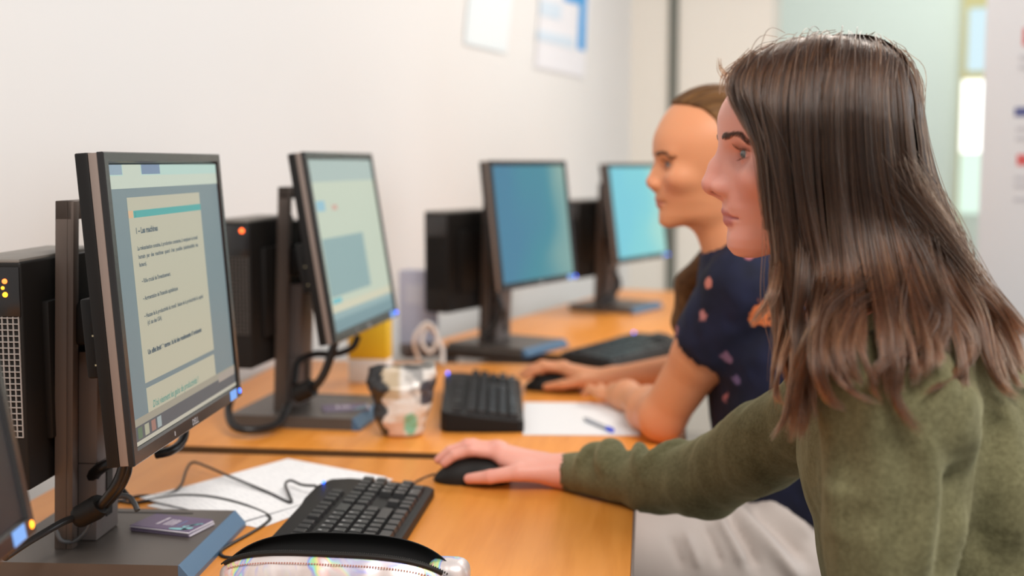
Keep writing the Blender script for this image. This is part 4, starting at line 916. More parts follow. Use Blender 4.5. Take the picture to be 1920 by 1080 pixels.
        wd, r = s.wedge(M); m = np.clip((0.0185 - r) / 0.003, 0, 1) * (M[:, 0] > 0.06); c = mix(c, [base[0] * .72, base[1] * .62, base[2] * .62], 0.45 * m)
        m = np.clip((0.0022 - np.abs(wd)) / 0.0016, 0, 1) * (r < 0.0150) * (r > 0.0124) * (M[:, 0] > 0.064); c = mix(c, [0.05, 0.03, 0.025], 0.75 * m * (M[:, 2] > -0.002))
        m = np.clip((0.0045 - ell(M, (0.0950, 0.0072, -0.0412), (0.0062, 0.0030, 0.0042)) - 0.004) / 0.001, 0, 1); c = mix(c, [0.10, 0.03, 0.025], 0.8 * m)  # shade of the nostril hollows painted into the skin colour
        return c

def hand_ops(sh, T):
    """a right hand resting on a mouse; frame: wrist at origin, x to the fingertips, y to the thumb, z height above the desk"""
    def w(p): return T(np.asarray(p, float))
    mc = [(0.090, -0.022, 0.0455), (0.093, -0.043, 0.0485), (0.088, -0.062, 0.0430), (0.077, -0.077, 0.0345)]
    wr = [(0.0, 0.006, 0.026), (0.0, -0.003, 0.027), (0.0, -0.010, 0.026), (0.002, -0.015, 0.025)]
    for i in range(4): sh.cone(w(wr[i]), w(mc[i]), 0.0155 - 0.001 * i, 0.0112 - 0.0007 * i, 0.012)
    for i in range(3): sh.cone(w(mc[i]), w(mc[i + 1]), 0.0095, 0.009, 0.008)
    sh.cone(w((0.022, -0.028, 0.025)), w((0.070, -0.064, 0.026)), 0.014, 0.012, 0.014)
    fing = [[mc[0], (0.132, -0.024, 0.0500), (0.156, -0.024, 0.0425), (0.172, -0.025, 0.0295)],
            [mc[1], (0.138, -0.045, 0.0520), (0.164, -0.046, 0.0440), (0.182, -0.047, 0.0300)],
            [mc[2], (0.130, -0.072, 0.0470), (0.152, -0.077, 0.0385), (0.166, -0.080, 0.0225)],
            [mc[3], (0.109, -0.091, 0.0370), (0.126, -0.096, 0.0250), (0.138, -0.098, 0.0110)]]
    rad = [[.0105, .0090, .0080, .0066], [.0108, .0092, .0082, .0068], [.0102, .0086, .0077, .0064], [.0092, .0075, .0066, .0056]]
    for f, r in zip(fing, rad):
        P_ = [w(p) for p in f]; sh.cone(P_[0], P_[1], r[0], r[1], 0.006)
        for i in (1, 2): sh.cone(P_[i], P_[i + 1], r[i], r[i + 1], 0.002)
        sh.ellip(P_[1] + V3(0, 0, 0.0008), (r[1] * 1.08,) * 3, 0.004)
    th = [(0.018, 0.014, 0.026), (0.060, 0.022, 0.0275), (0.102, 0.018, 0.0200), (0.134, 0.004, 0.0135)]
    P_ = [w(p) for p in th]; sh.cone(P_[0], P_[1], 0.0165, 0.0125, 0.016); sh.cone(P_[1], P_[2], 0.0122, 0.0102, 0.005); sh.cone(P_[2], P_[3], 0.0104, 0.0078, 0.003)
    sh.cone(w((0.045, 0.010, 0.028)), w((0.082, -0.012, 0.036)), 0.0115, 0.009, 0.012)
    return fing, th

M_SKIN1 = mat_vcol('skin', 0.47, 0.4, sss=0.25, sss_r=(1.0, 0.35, 0.2), bump=(900, 0.10, 0.0004))
M_HAIRCAP = mat('hair_mass', (0.020, 0.011, 0.0075), 0.85, spec=0.08, var=(60, 0.4))
def hair_mat(name, root, tip, rough=0.32):
    m = bpy.data.materials.new(name); m.use_nodes = True; nt = m.node_tree
    for n in list(nt.nodes): nt.nodes.remove(n)
    o = nt.nodes.new('ShaderNodeOutputMaterial'); h = nt.nodes.new('ShaderNodeBsdfHairPrincipled'); h.model = 'CHIANG'; h.parametrization = 'COLOR'
    i = nt.nodes.new('ShaderNodeHairInfo'); r = ramp(nt, [(0.0, root), (0.45, root), (1.0, tip)]); nt.links.new(i.outputs['Intercept'], r.inputs[0])
    r2 = ramp(nt, [(0.0, (0.30, 0.30, 0.30)), (0.75, (0.95, 0.92, 0.90)), (1.0, (3.0, 2.5, 2.1))]); nt.links.new(i.outputs['Random'], r2.inputs[0])
    mx = nt.nodes.new('ShaderNodeMix'); mx.data_type = 'RGBA'; mx.blend_type = 'MULTIPLY'; mx.inputs['Factor'].default_value = 1.0
    nt.links.new(r.outputs[0], mx.inputs['A']); nt.links.new(r2.outputs[0], mx.inputs['B']); nt.links.new(mx.outputs['Result'], h.inputs['Color'])
    h.inputs['IOR'].default_value = 1.42; h.inputs['Roughness'].default_value = rough; h.inputs['Radial Roughness'].default_value = 0.45
    nt.links.new(h.outputs[0], o.inputs[0]); return m
def strands(name, lines, radii, m, parent):
    c = bpy.data.hair_curves.new(name); c.add_curves([len(l) for l in lines]); P = np.concatenate(lines).astype(np.float32)
    c.attributes['position'].data.foreach_set('vector', P.ravel())
    a = c.attributes.get('radius') or c.attributes.new('radius', 'FLOAT', 'POINT'); a.data.foreach_set('value', np.concatenate(radii).astype(np.float32))
    c.materials.append(m); o = bpy.data.objects.new(name, c); COL.objects.link(o); o.parent = parent; return o
def eyes(head, person, L0, iris):
    for sgn in (1, -1):
        bm = nb(); bmesh.ops.create_uvsphere(bm, u_segments=40, v_segments=28, radius=head.ER); me = bpy.data.meshes.new('eye'); bm.to_mesh(me); bm.free()
        v = np.empty(len(me.vertices) * 3); me.vertices.foreach_get('co', v); v = v.reshape(-1, 3); v = v[:, [2, 0, 1]]     # pole to +x
        an = np.arccos(np.clip(v[:, 0] / head.ER, -1, 1)); v[:, 0] += 0.0012 * np.clip(1 - an / 0.5, 0, 1)
        col = np.tile(V3(0.55, 0.50, 0.50), (len(v), 1)); col[an < 0.60] = (0.02, 0.016, 0.014); col[an < 0.53] = iris; col[an < 0.25] = (0.004, 0.004, 0.004)
        v = v @ np.array(Matrix.Rotation(-0.10, 3, 'Z')); wv = head.to_world(v + V3(head.E[0], sgn * head.E[1] * head.w, head.E[2])) - L0
        me.vertices.foreach_set('co', wv.astype(np.float32).ravel()); set_vcol(me, col); link_mesh('eye', me, M_EYE, person, smooth=180)
M_EYE = mat_vcol('eye_surface', 0.06, 0.6, coat=1.0)
def brow_lash(head, person, L0, m, bw=1.0, seed=1):
    rng = np.random.default_rng(seed); li, ra = [], []
    for sgn in (1, -1):
        B_ = spline([(0.0835, 0.0105, 0.0165), (0.080, 0.020, 0.0185), (0.073, 0.034, 0.0195), (0.060, 0.0495, 0.0140)], 60)
        for _ in range(int(330 * bw)):
            t = rng.uniform(0, 0.97); i = t * 58; p = B_[int(i)]; tg = B_[int(i) + 1] - p; tg /= np.linalg.norm(tg); wdt = 0.0033 * (1 - 0.55 * t) * min(1, t * 4 + 0.3)
            r = p + V3(0, 0, rng.uniform(-1, 1) * wdt); dr = tg + V3(0, 0, 0.22 * (1 - t) - 0.2 * np.sign(r[2] - p[2])); ln = rng.uniform(0.005, 0.009)
            L = np.array([r + dr * ln * q for q in (0, .33, .66, 1)]); L[:, 1] *= sgn * head.w
            W_, g = head.project(L); li.append(W_ + g * np.array([0.0, .0006, .0009, .0008])[:, None] - L0); ra.append(np.array([.00022, .0002, .00016, .00006]))
        for low in (0, 1):
            for ph in np.linspace(-1.0, 1.15, 46 if not low else 26):
                ph = ph + rng.uniform(-.02, .02); u = head.LU if not low else -head.LL; dx = V3(math.cos(ph), math.sin(ph), u * math.cos(ph)); dx /= np.linalg.norm(dx); b = V3(*head.E) + dx * 0.0137
                ln = (0.0088 if not low else 0.0042) * rng.uniform(.8, 1.1); out = V3(0.93 * math.cos(ph) , 0.9 * math.sin(ph) + .12, 0.0); upv = (1 if not low else -0.5)
                L = np.array([b + out * ln * q + V3(0, 0, upv * ln * (0.75 * q * q - 0.08 * q)) for q in (0, .3, .65, 1)]); L[:, 1] *= sgn * head.w
                li.append(head.to_world(L) - L0); ra.append(np.array([.00020, .00018, .00013, .00004]))
    strands('eyebrow_hair', li, ra, m, person)
# ------------------------------------------------------------------ the girl in the olive sweatshirt
H1O = V3(0.297, 1.25, 1.2296)
PROF1 = ([-0.112, -0.107, -0.1052, -0.1015, -0.094, -0.0854, -0.0764, -0.071, -0.063, -0.054, -0.043, -0.020, 0.0, 0.0075, 0.0198, 0.0358, 0.049, 0.07],
         [0.040, 0.056, 0.0655, 0.0745, 0.0808, 0.0815, 0.0802, 0.0798, 0.0825, 0.0858, 0.0860, 0.0830, 0.0825, 0.0845, 0.0862, 0.0872, 0.0845, 0.075])
head1 = Head(H1O, math.pi, PROF1, 1.0, [V3(0.0808, 0, 0.008), V3(0.0925, 0, -0.014), V3(0.0968, 0, -0.0302)])
DK = 0.74
Wr1 = V3(0.070, 1.818, DK)
def T1(p): return V3(Wr1[0] - p[0], Wr1[1] - p[1], DK + p[2])
SH_L, EL_L, WR_L = V3(0.340, 1.105, 1.005), V3(0.330, 1.055, 0.735), V3(0.235, 1.13, 0.655)
SH_R, EL_R = V3(0.378, 1.42, 0.945), V3(0.258, 1.640, 0.795); WR_R = V3(0.078, 1.815, 0.764)
b1 = Shape()
b1.add(head1.sdf, H1O, 0.15, 0.01)
b1.cone(H1O + V3(0.012, 0, -0.055), (0.372, 1.258, 1.075), 0.048, 0.050, 0.03); b1.cone((0.372, 1.258, 1.075), (0.405, 1.26, 1.0), 0.052, 0.075, 0.04)
b1.sc_chain([(0.40, 1.26, 0.985), (0.43, 1.26, 0.90), (0.49, 1.255, 0.74), (0.55, 1.25, 0.58)], [0.075, 0.095, 0.088, 0.10], 0.7, 1.26, 0.04)
b1.chain([(0.39, 1.2, 1.02), SH_L, EL_L, WR_L], [0.04, 0.045, 0.036, 0.026], 0.02); b1.chain([WR_L, WR_L + V3(-0.06, 0.05, -0.005), WR_L + V3(-0.11, 0.09, -0.015)], [0.026, 0.022, 0.012], 0.015)
b1.chain([(0.39, 1.32, 1.02), SH_R, EL_R, WR_R], [0.04, 0.045, 0.036, 0.0245], 0.02)
b1.cone(WR_R, T1((0.02, -0.004, 0.027)), 0.0235, 0.019, 0.014)
hand_ops(b1, T1)
P1 = V3(0.52, 1.25, 0.0)
girl1 = empty('person', P1, 0, 'person in an olive sweatshirt resting one hand on the front mouse', 'person')
Vb, Qb = polygonise(b1, (-0.14, 0.96, 0.44), (0.70, 1.95, 1.36), 0.0019)
Vb = relax(Vb, Qb, 1, 0.4)
SK1 = (0.80, 0.385, 0.305)
cb = head1.colour(Vb, SK1, (0.50, 0.155, 0.16), (0.64, 0.23, 0.18))
hm = (np.linalg.norm(Vb - V3(0.0, 1.84, 0.78), axis=1) < 0.15)
kn = np.zeros(len(Vb))
for p in [(0.093, -0.022, 0.055), (0.096, -0.043, 0.058), (0.134, -0.024, 0.063), (0.140, -0.045, 0.066), (0.172, -0.025, 0.030), (0.134, 0.004, 0.0135), (0.102, 0.018, 0.026), (0.182, -0.047, 0.03)]:
    kn = np.maximum(kn, np.exp(-(np.linalg.norm(Vb - T1(p), axis=1) / 0.010) ** 2))
cb = np.where(hm[:, None], cb * (1 - 0.45 * kn[:, None]) + V3(0.62, 0.22, 0.17) * 0.45 * kn[:, None], cb)
me = mesh_np('body', Vb - P1, Qb); set_vcol(me, cb); link_mesh('body', me, M_SKIN1, girl1, smooth=180)
eyes(head1, girl1, P1, (0.10, 0.085, 0.075))

def near_ridge(V, N, lines, axis_y=-1):
    """soft cloth folds: ridges (or creases, negative) along polylines given as (pixel list, distance, amplitude, half width), on the side facing -Y"""
    D = np.zeros(len(V)); face = np.clip(-N[:, 1] * 1.6 + 0.25, 0, 1)
    for pix, Y, amp, wd in lines:
        L = spline([at(x, y, Y) for x, y in pix], 30); A = V[:, None, [0, 2]] - L[None, :, [0, 2]]; d2 = (A ** 2).sum(-1); k = d2.argmin(1); t = k / 29
        D += amp * np.exp(-d2.min(1) / wd ** 2) * np.clip(np.sin(np.pi * np.clip(t, 0.04, 0.96)) * 1.6, 0, 1) * face
    return D


# the sweatshirt: torso, both sleeves, cuffs; the wrists come out of real openings
sw = Shape()
TOR1 = [(0.405, 1.26, 1.00), (0.425, 1.26, 0.93), (0.455, 1.255, 0.80), (0.50, 1.25, 0.68), (0.53, 1.25, 0.60)]
sw.sc_chain(TOR1, [0.092, 0.122, 0.122, 0.128, 0.130], 0.72, 1.26, 0.03)
sw.cone((0.385, 1.258, 1.05), (0.40, 1.26, 0.99), 0.062, 0.085, 0.03)
sw.chain([(0.40, 1.19, 1.025), SH_L + V3(0.002, 0, 0.0)], [0.058, 0.062], 0.03)
sw.chain([SH_L, SH_L * 0.55 + EL_L * 0.45, EL_L, WR_L], [0.062, 0.054, 0.050, 0.034], 0.016)
sw.chain([(0.405, 1.32, 1.01), SH_R], [0.058, 0.058], 0.03)
mid = SH_R * 0.45 + EL_R * 0.55
sw.chain([SH_R, mid, EL_R], [0.058, 0.053, 0.050], 0.018)
fa = [EL_R, EL_R * 0.60 + WR_R * 0.40 + V3(0, 0, -0.006), EL_R * 0.24 + WR_R * 0.76, WR_R + V3(0.002, 0, 0.0)]
sw.chain(fa, [0.050, 0.040, 0.0325, 0.0275], 0.012)
sw.cone(WR_R + V3(0.030, -0.028, 0.003), WR_R + V3(0.004, -0.002, 0.0), 0.0285, 0.0272, 0.004)     # ribbed cuff
# bunched cloth behind the cuff, creases at the elbow
ax = (EL_R - WR_R) / np.linalg.norm(EL_R - WR_R)
def around(t, r, a0, a1, rr, k=0.006, tw=0.0):
    u = np.cross(ax, V3(0, 0, 1)); u /= np.linalg.norm(u); v = np.cross(u, ax); c0 = WR_R + ax * t; q = np.linspace(a0, a1, 9)
    pts = [c0 + ax * tw * (i / 8 - .5) + (u * math.cos(a) + v * math.sin(a)) * r for i, a in enumerate(q)]; rs = [rr * math.sin(math.pi * (i + 0.6) / 9.2) ** 0.6 + 0.001 for i in range(9)]
    sw.chain(pts, rs, 0.005, k)
around(0.068, 0.032, 0.5, 3.4, 0.0125, 0.008, 0.03); around(0.090, 0.0345, 0.4, 2.9, 0.0145, 0.007, -0.03); around(0.105, 0.034, 1.9, 4.2, 0.009, 0.010, 0.05)
around(0.150, 0.038, 0.2, 2.6, 0.009, 0.014, -0.06); around(0.205, 0.043, 0.7, 2.9, 0.010, 0.016, 0.05); around(0.045, 0.0285, 2.8, 5.6, 0.007, 0.008, 0.02)
# hanging folds between arm and back, and over the upper arm
# openings
sw.cone(WR_R + V3(-0.02, 0.02, -0.002), WR_R + V3(0.012, -0.012, 0.001), 0.0245, 0.0238, 0.003, 's')
sw.cone((0.340, 1.255, 1.16), (0.382, 1.258, 1.065), 0.060, 0.054, 0.006, 's'); sw.cone((0.54, 1.25, 0.44), (0.53, 1.25, 0.565), 0.12, 0.105, 0.01, 's')
sw.cone(WR_L + V3(-0.02, 0.015, -0.005), WR_L + V3(0.015, -0.011, 0.012), 0.029, 0.027, 0.003, 's')
Vs, Qs = polygonise(sw, (0.03, 0.97, 0.42), (0.75, 1.92, 1.15), 0.0042, slack=2.2)
Vs = relax(Vs, Qs, 2, 0.5); Ns = normals_np(Vs, Qs)
dsp = 0.0042 * fbm(Vs, (22, 22, 7), 3.1) + 0.0022 * fbm(Vs, (48, 48, 22), 9.4)
keep = np.clip((np.linalg.norm(Vs - WR_R, axis=1) - 0.02) / 0.05, 0.12, 1)
ridges = [([(1738, 760), (1782, 800), (1808, 850), (1796, 910), (1768, 980), (1752, 1060)], 1.085, 0.013, 0.020), ([(1700, 790), (1728, 850), (1738, 920), (1722, 1010), (1712, 1080)], 1.05, 0.009, 0.014), ([(1765, 850), (1768, 910), (1748, 985), (1735, 1080)], 1.07, -0.014, 0.013),
          ([(1590, 690), (1575, 790), (1568, 900), (1572, 1020)], 1.03, 0.006, 0.017), ([(1640, 700), (1655, 800), (1665, 900), (1660, 1010)], 1.02, 0.005, 0.016), ([(1610, 720), (1612, 830), (1615, 960)], 1.02, -0.005, 0.014),
          ([(1860, 720), (1882, 820), (1880, 930), (1885, 1060)], 1.10, 0.010, 0.022), ([(1835, 760), (1840, 860), (1828, 960), (1830, 1060)], 1.10, -0.008, 0.016), ([(1770, 720), (1800, 745), (1850, 770)], 1.09, 0.007, 0.014), ([(1620, 930), (1600, 990), (1585, 1060)], 1.01, 0.005, 0.012)]
dsp = dsp + near_ridge(Vs, Ns, ridges)
Vs = Vs + Ns * (dsp * keep)[:, None]; Vs[:, 2] = np.where((Vs[:, 0] < f1.x + 0.108 * (Vs[:, 1] - f1.y) + 0.004) & (Vs[:, 1] > 1.5), np.maximum(Vs[:, 2], DK + 0.0012), Vs[:, 2])
def sweat_mat():
    m = mat('olive_sweatshirt', (0.105, 0.098, 0.048), 0.9, spec=0.15, sheen=0.35); nt = m.node_tree; b = nt.nodes['Principled BSDF']
    b.inputs['Sheen Tint'].default_value = (0.75, 0.72, 0.45, 1)
    tc = nt.nodes.new('ShaderNodeTexCoord'); n = nt.nodes.new('ShaderNodeTexNoise'); n.inputs['Scale'].default_value = 210; n.inputs['Detail'].default_value = 6; n.inputs['Roughness'].default_value = 0.75
    n2 = nt.nodes.new('ShaderNodeTexNoise'); n2.inputs['Scale'].default_value = 38; n2.inputs['Detail'].default_value = 4
    nt.links.new(tc.outputs['Object'], n.inputs[0]); nt.links.new(tc.outputs['Object'], n2.inputs[0])
    ad = nt.nodes.new('ShaderNodeMath'); ad.operation = 'MULTIPLY_ADD'; ad.inputs[1].default_value = 0.45; nt.links.new(n2.outputs['Fac'], ad.inputs[0]); nt.links.new(n.outputs['Fac'], ad.inputs[2])
    r = ramp(nt, [(0.50, (0.075, 0.068, 0.032)), (0.95, (0.165, 0.155, 0.082))]); nt.links.new(ad.outputs[0], r.inputs[0]); nt.links.new(r.outputs[0], b.inputs['Base Color'])
    bp = nt.nodes.new('ShaderNodeBump'); bp.inputs['Strength'].default_value = 0.5; bp.inputs['Distance'].default_value = 0.0012; nt.links.new(n.outputs['Fac'], bp.inputs['Height']); nt.links.new(bp.outputs['Normal'], b.inputs['Normal'])
    return m
M_SWEAT = sweat_mat()
me = mesh_np('sweatshirt', Vs - P1, Qs); link_mesh('sweatshirt', me, M_SWEAT, girl1, smooth=180)
# trousers and shoes (below the picture)
tr = Shape()
def legs(sh, hips, knees, ankles, r=(0.10, 0.085, 0.062, 0.05), k=0.03):
    sh.sc_chain([hips[0] * .5 + hips[1] * .5 + V3(0.0, 0, 0.05), hips[0] * .5 + hips[1] * .5 + V3(0.01, 0, -0.02)], [0.115, 0.118], 0.72, (hips[0][1] + hips[1][1]) / 2, k)
    for hp, kn_, an in zip(hips, knees, ankles): sh.chain([hp, hp * .5 + kn_ * .5, kn_, an], [r[0], r[1], r[2] + 0.006, r[3]], 0.03)
hips1 = [V3(0.55, 1.16, 0.565), V3(0.55, 1.34, 0.565)]; kn1 = [V3(0.13, 1.13, 0.585), V3(0.13, 1.36, 0.585)]; an1 = [V3(0.15, 1.13, 0.10), V3(0.15, 1.36, 0.10)]
legs(tr, hips1, kn1, an1); Vt, Qt = polygonise(tr, (0.0, 0.9, 0.0), (0.74, 1.6, 0.74), 0.008); Vt = relax(Vt, Qt, 2)
me = mesh_np('trousers', Vt - P1, Qt); link_mesh('trousers', me, mat('dark_jeans', (0.03, 0.04, 0.065), 0.8, bump=(400, 0.3, 0.001)), girl1, smooth=180)
def shoe(p, parent, P0, m):
    bm = nb(); pr = [(0.06, 0.032, 0.07), (0.03, 0.036, 0.075), (-0.03, 0.038, 0.062), (-0.09, 0.042, 0.045), (-0.14, 0.040, 0.034), (-0.17, 0.024, 0.024)]
    loft(bm, [[(p[0] - P0[0] + x, p[1] - P0[1] + w_ * math.cos(q), max(0.001, 0.022 + (h - 0.022) * max(0, math.sin(q)) + 0.021 * min(0, math.sin(q)))) for q in np.linspace(0, 2 * math.pi, 20, endpoint=False)] for x, w_, h in pr]); obj('shoe', bm, m, parent, smooth=60)
M_SHOE = mat('shoe_canvas', (0.06, 0.06, 0.065), 0.7)
for a_ in an1: shoe(a_, girl1, P1, M_SHOE)

# ---- her hair: guide curves over the near side, mirrored for the far side, then many strands
G = [[(1436, 90, 1.245), (1388, 122, 1.205), (1372, 160, 1.185), (1399, 212, 1.177), (1426, 275, 1.17), (1438, 350, 1.168), (1446, 430, 1.165), (1440, 500, 1.16), (1430, 560, 1.155), (1412, 612, 1.15)],
     [(1458, 83, 1.247), (1412, 118, 1.205), (1396, 170, 1.182), (1418, 230, 1.174), (1438, 300, 1.168), (1448, 390, 1.164), (1456, 480, 1.16), (1457, 570, 1.155), (1466, 660, 1.15), (1476, 745, 1.15)],
     [(1482, 77, 1.25), (1444, 113, 1.205), (1427, 180, 1.178), (1444, 260, 1.169), (1458, 350, 1.163), (1466, 450, 1.158), (1478, 550, 1.15), (1492, 650, 1.14), (1500, 740, 1.12), (1488, 832, 1.11)],
     [(1512, 71, 1.25), (1484, 108, 1.202), (1470, 190, 1.172), (1476, 290, 1.163), (1488, 400, 1.157), (1502, 500, 1.15), (1516, 600, 1.13), (1524, 690, 1.09), (1520, 770, 1.06), (1508, 832, 1.055)],
     [(1545, 67, 1.25), (1527, 105, 1.2), (1517, 190, 1.17), (1520, 300, 1.16), (1530, 410, 1.155), (1540, 510, 1.14), (1540, 590, 1.1), (1542, 660, 1.05), (1560, 720, 1.03), (1592, 765, 1.02)],
     [(1580, 65, 1.25), (1571, 104, 1.197), (1563, 190, 1.169), (1566, 300, 1.16), (1578, 420, 1.152), (1590, 520, 1.13), (1588, 590, 1.08), (1572, 650, 1.045), (1588, 715, 1.03), (1622, 752, 1.02)],
     [(1614, 65, 1.25), (1613, 105, 1.198), (1611, 190, 1.169), (1616, 310, 1.161), (1632, 430, 1.155), (1652, 530, 1.12), (1670, 605, 1.06), (1682, 680, 1.035), (1690, 740, 1.03), (1712, 795, 1.02)],
     [(1645, 71, 1.25), (1655, 116, 1.203), (1659, 205, 1.175), (1668, 320, 1.166), (1694, 440, 1.16), (1724, 540, 1.12), (1748, 615, 1.07), (1762, 680, 1.04), (1742, 728, 1.04), (1700, 748, 1.03)],
     [(1668, 83, 1.25), (1690, 132, 1.212), (1702, 222, 1.188), (1714, 335, 1.178), (1744, 450, 1.168), (1780, 550, 1.13), (1808, 622, 1.09), (1824, 690, 1.07), (1815, 728, 1.07), (1780, 742, 1.06)],
     [(1686, 98, 1.25), (1715, 162, 1.23), (1728, 250, 1.214), (1746, 350, 1.204), (1786, 460, 1.192), (1826, 552, 1.16), (1862, 625, 1.12), (1888, 690, 1.1), (1905, 730, 1.1), (1925, 742, 1.1)],
     [(1694, 108, 1.25), (1724, 180, 1.248), (1740, 270, 1.243), (1764, 360, 1.238), (1806, 460, 1.23), (1848, 545, 1.2), (1890, 612, 1.17), (1925, 665, 1.15), (1960, 705, 1.14), (1990, 730, 1.14)]]
NP = 34
GW = np.array([spline([at(*p) for p in g], NP) for g in G])                   # guides x points x 3
# the part line and the crown hug the skull
def guide(s):                                                                  # smooth in the guide index
    s = np.clip(s, 0, len(GW) - 1.0001); i = np.clip(s.astype(int), 0, len(GW) - 2); f = (s - i)[:, None, None]
    E_ = np.concatenate([2 * GW[:1] - GW[1:2], GW, 2 * GW[-1:] - GW[-2:-1]])
    p0, p1, p2, p3 = E_[i], E_[i + 1], E_[i + 2], E_[i + 3]
    return 0.5 * (2 * p1 + (p2 - p0) * f + (2 * p0 - 5 * p1 + 4 * p2 - p3) * f ** 2 + (3 * p1 - p0 - 3 * p2 + p3) * f ** 3)
def push_out(X, m=0.004, cap=0):
    sp = X.shape; P = X.reshape(-1, 3).copy()
    for it in range(3):
        for fn, mg in ((sw, m), (head1.sdf, 0.0004 if cap else 0.0035)):
            d = fn(P); w_ = d < mg
            if not w_.any(): continue
            Q = P[w_]; d0 = d[w_]; g = np.stack([(fn(Q + e) - d0) / 5e-4 for e in np.eye(3) * 5e-4], -1); g /= np.linalg.norm(g, axis=1)[:, None] + 1e-9
            P[w_] = Q + g * np.minimum(mg - d0, 0.03)[:, None]
    return P.reshape(sp)
GW[:, 2:, 1] -= 0.004 * np.clip((GW[:, 2:, 2] - 1.06) / 0.08, 0, 1)
GW = push_out(GW, 0.008)
def make_strands(n, seed, far=False, fly=0.010):
    rng = np.random.default_rng(seed); T_ = np.linspace(0, 1, NP); K = 104
    cs = np.sort(rng.uniform(0, len(GW) - 1, K)); ck = rng.integers(0, K, n); s0 = cs[ck] + rng.normal(0, 0.075, n)
    s0 = np.clip(s0, 0, len(GW) - 1)
    ph = rng.uniform(0, 6.28, K)[ck]; am = rng.uniform(0.3, 1.0, K)[ck]; lay = rng.uniform(0, 1, n) ** 1.6; clay = rng.uniform(0, 1, K)[ck]
    X = np.empty((n, NP, 3))
    for j in range(NP):                                                        # clumps draw together towards the tips
        t = T_[j]; sj = s0 * (1 - 0.86 * t) + cs[ck] * 0.86 * t + 0.05 * am * np.sin(ph + t * 5.0) * t
        X[:, j] = guide(sj)[:, j]
    N_ = np.gradient(X, axis=1); 
    inw = V3(0, 1, 0) * (-0.001 + 0.013 * (lay * 0.35 + clay * 0.65))[:, None]
    X += inw[:, None, :] * np.clip(T_ * 5, 0, 1)[None, :, None]
    wob = rng.normal(0, 1, (n, 3, 3)); fr = np.array([1.3, 2.7, 5.1])
    for k in range(3): X += wob[:, None, k] * 0.0016 / (k + 1) * (np.sin(T_ * fr[k] * math.pi + ph[:, None])[..., None]) * (T_[None, :, None] * 1.2 + 0.1)
    a_ = (am * 0.017)[:, None] * np.clip((T_[None] - 0.62) / 0.38, 0, 1) ** 1.4
    X[..., 0] += (am * 0.0045)[:, None] * np.sin(ph[:, None] * 1.7 + T_[None] * 8.5) * np.clip((T_[None] - 0.25) / 0.3, 0, 1)
    X[..., 0] += a_ * np.sin(ph[:, None] + T_[None] * 9); X[..., 1] -= np.abs(a_) * 0.6
    f_ = rng.uniform(0, 1, n) < fly
    X[f_] += (rng.normal(0, 1, (f_.sum(), 1, 3)) * 0.006) * (np.sin(T_ * math.pi * 0.8)[None, :, None])
    top = rng.uniform(0, 1, n) < 0.02
    X[top] += np.stack([rng.normal(0, .004, top.sum()), np.zeros(top.sum()), np.abs(rng.normal(0, .007, top.sum()))], -1)[:, None] * np.exp(-((T_ - 0.08) / 0.08) ** 2)[None, :, None]
    # start part way (rooted all over the scalp) and end at different lengths
    en_f = 0.42
    st = np.where(rng.uniform(0, 1, n) < 0.6, 0, rng.uniform(0, 0.22, n)); en = 1 - np.abs(rng.normal(0, 0.05, n)) - rng.uniform(0.06, 0.36, K)[ck] * np.clip((s0 - 2.2) / 1.5, 0.15, 1); en = np.clip(en, 0.55, 1)
    if far: en = np.where(s0 < 5.5, np.minimum(en, 0.45 + 0.03 * s0), en)
    if far:
        X[..., 1] = 2 * H1O[1] - X[..., 1]; X[..., 0] += 0.026 * np.clip(1 - s0 / 4.0, 0, 1)[:, None] * np.clip(T_ * 8, 0, 1)[None] + 0.075 * np.clip(1 - s0 / 6.0, 0, 1)[:, None] * np.clip((T_ - 0.3) / 0.25, 0, 1)[None]
    Y = np.empty_like(X); tt = st[:, None] + (en - st)[:, None] * T_[None]
    ii = np.clip((tt * (NP - 1)).astype(int), 0, NP - 2); ff = (tt * (NP - 1) - ii)[..., None]; r_ = np.arange(n)[:, None]
    Y = X[r_, ii] * (1 - ff) + X[r_, ii + 1] * ff
    if far: Y = Y[(s0 > 2.5) | (rng.uniform(0, 1, n) < 0.35)]
    return push_out(Y, 0.003)
rad = 0.00036 * np.interp(np.linspace(0, 1, NP), [0, 0.1, 0.75, 1], [0.8, 1, 0.9, 0.25])
S1 = make_strands(11000, 4); S2 = make_strands(3500, 5, far=True)
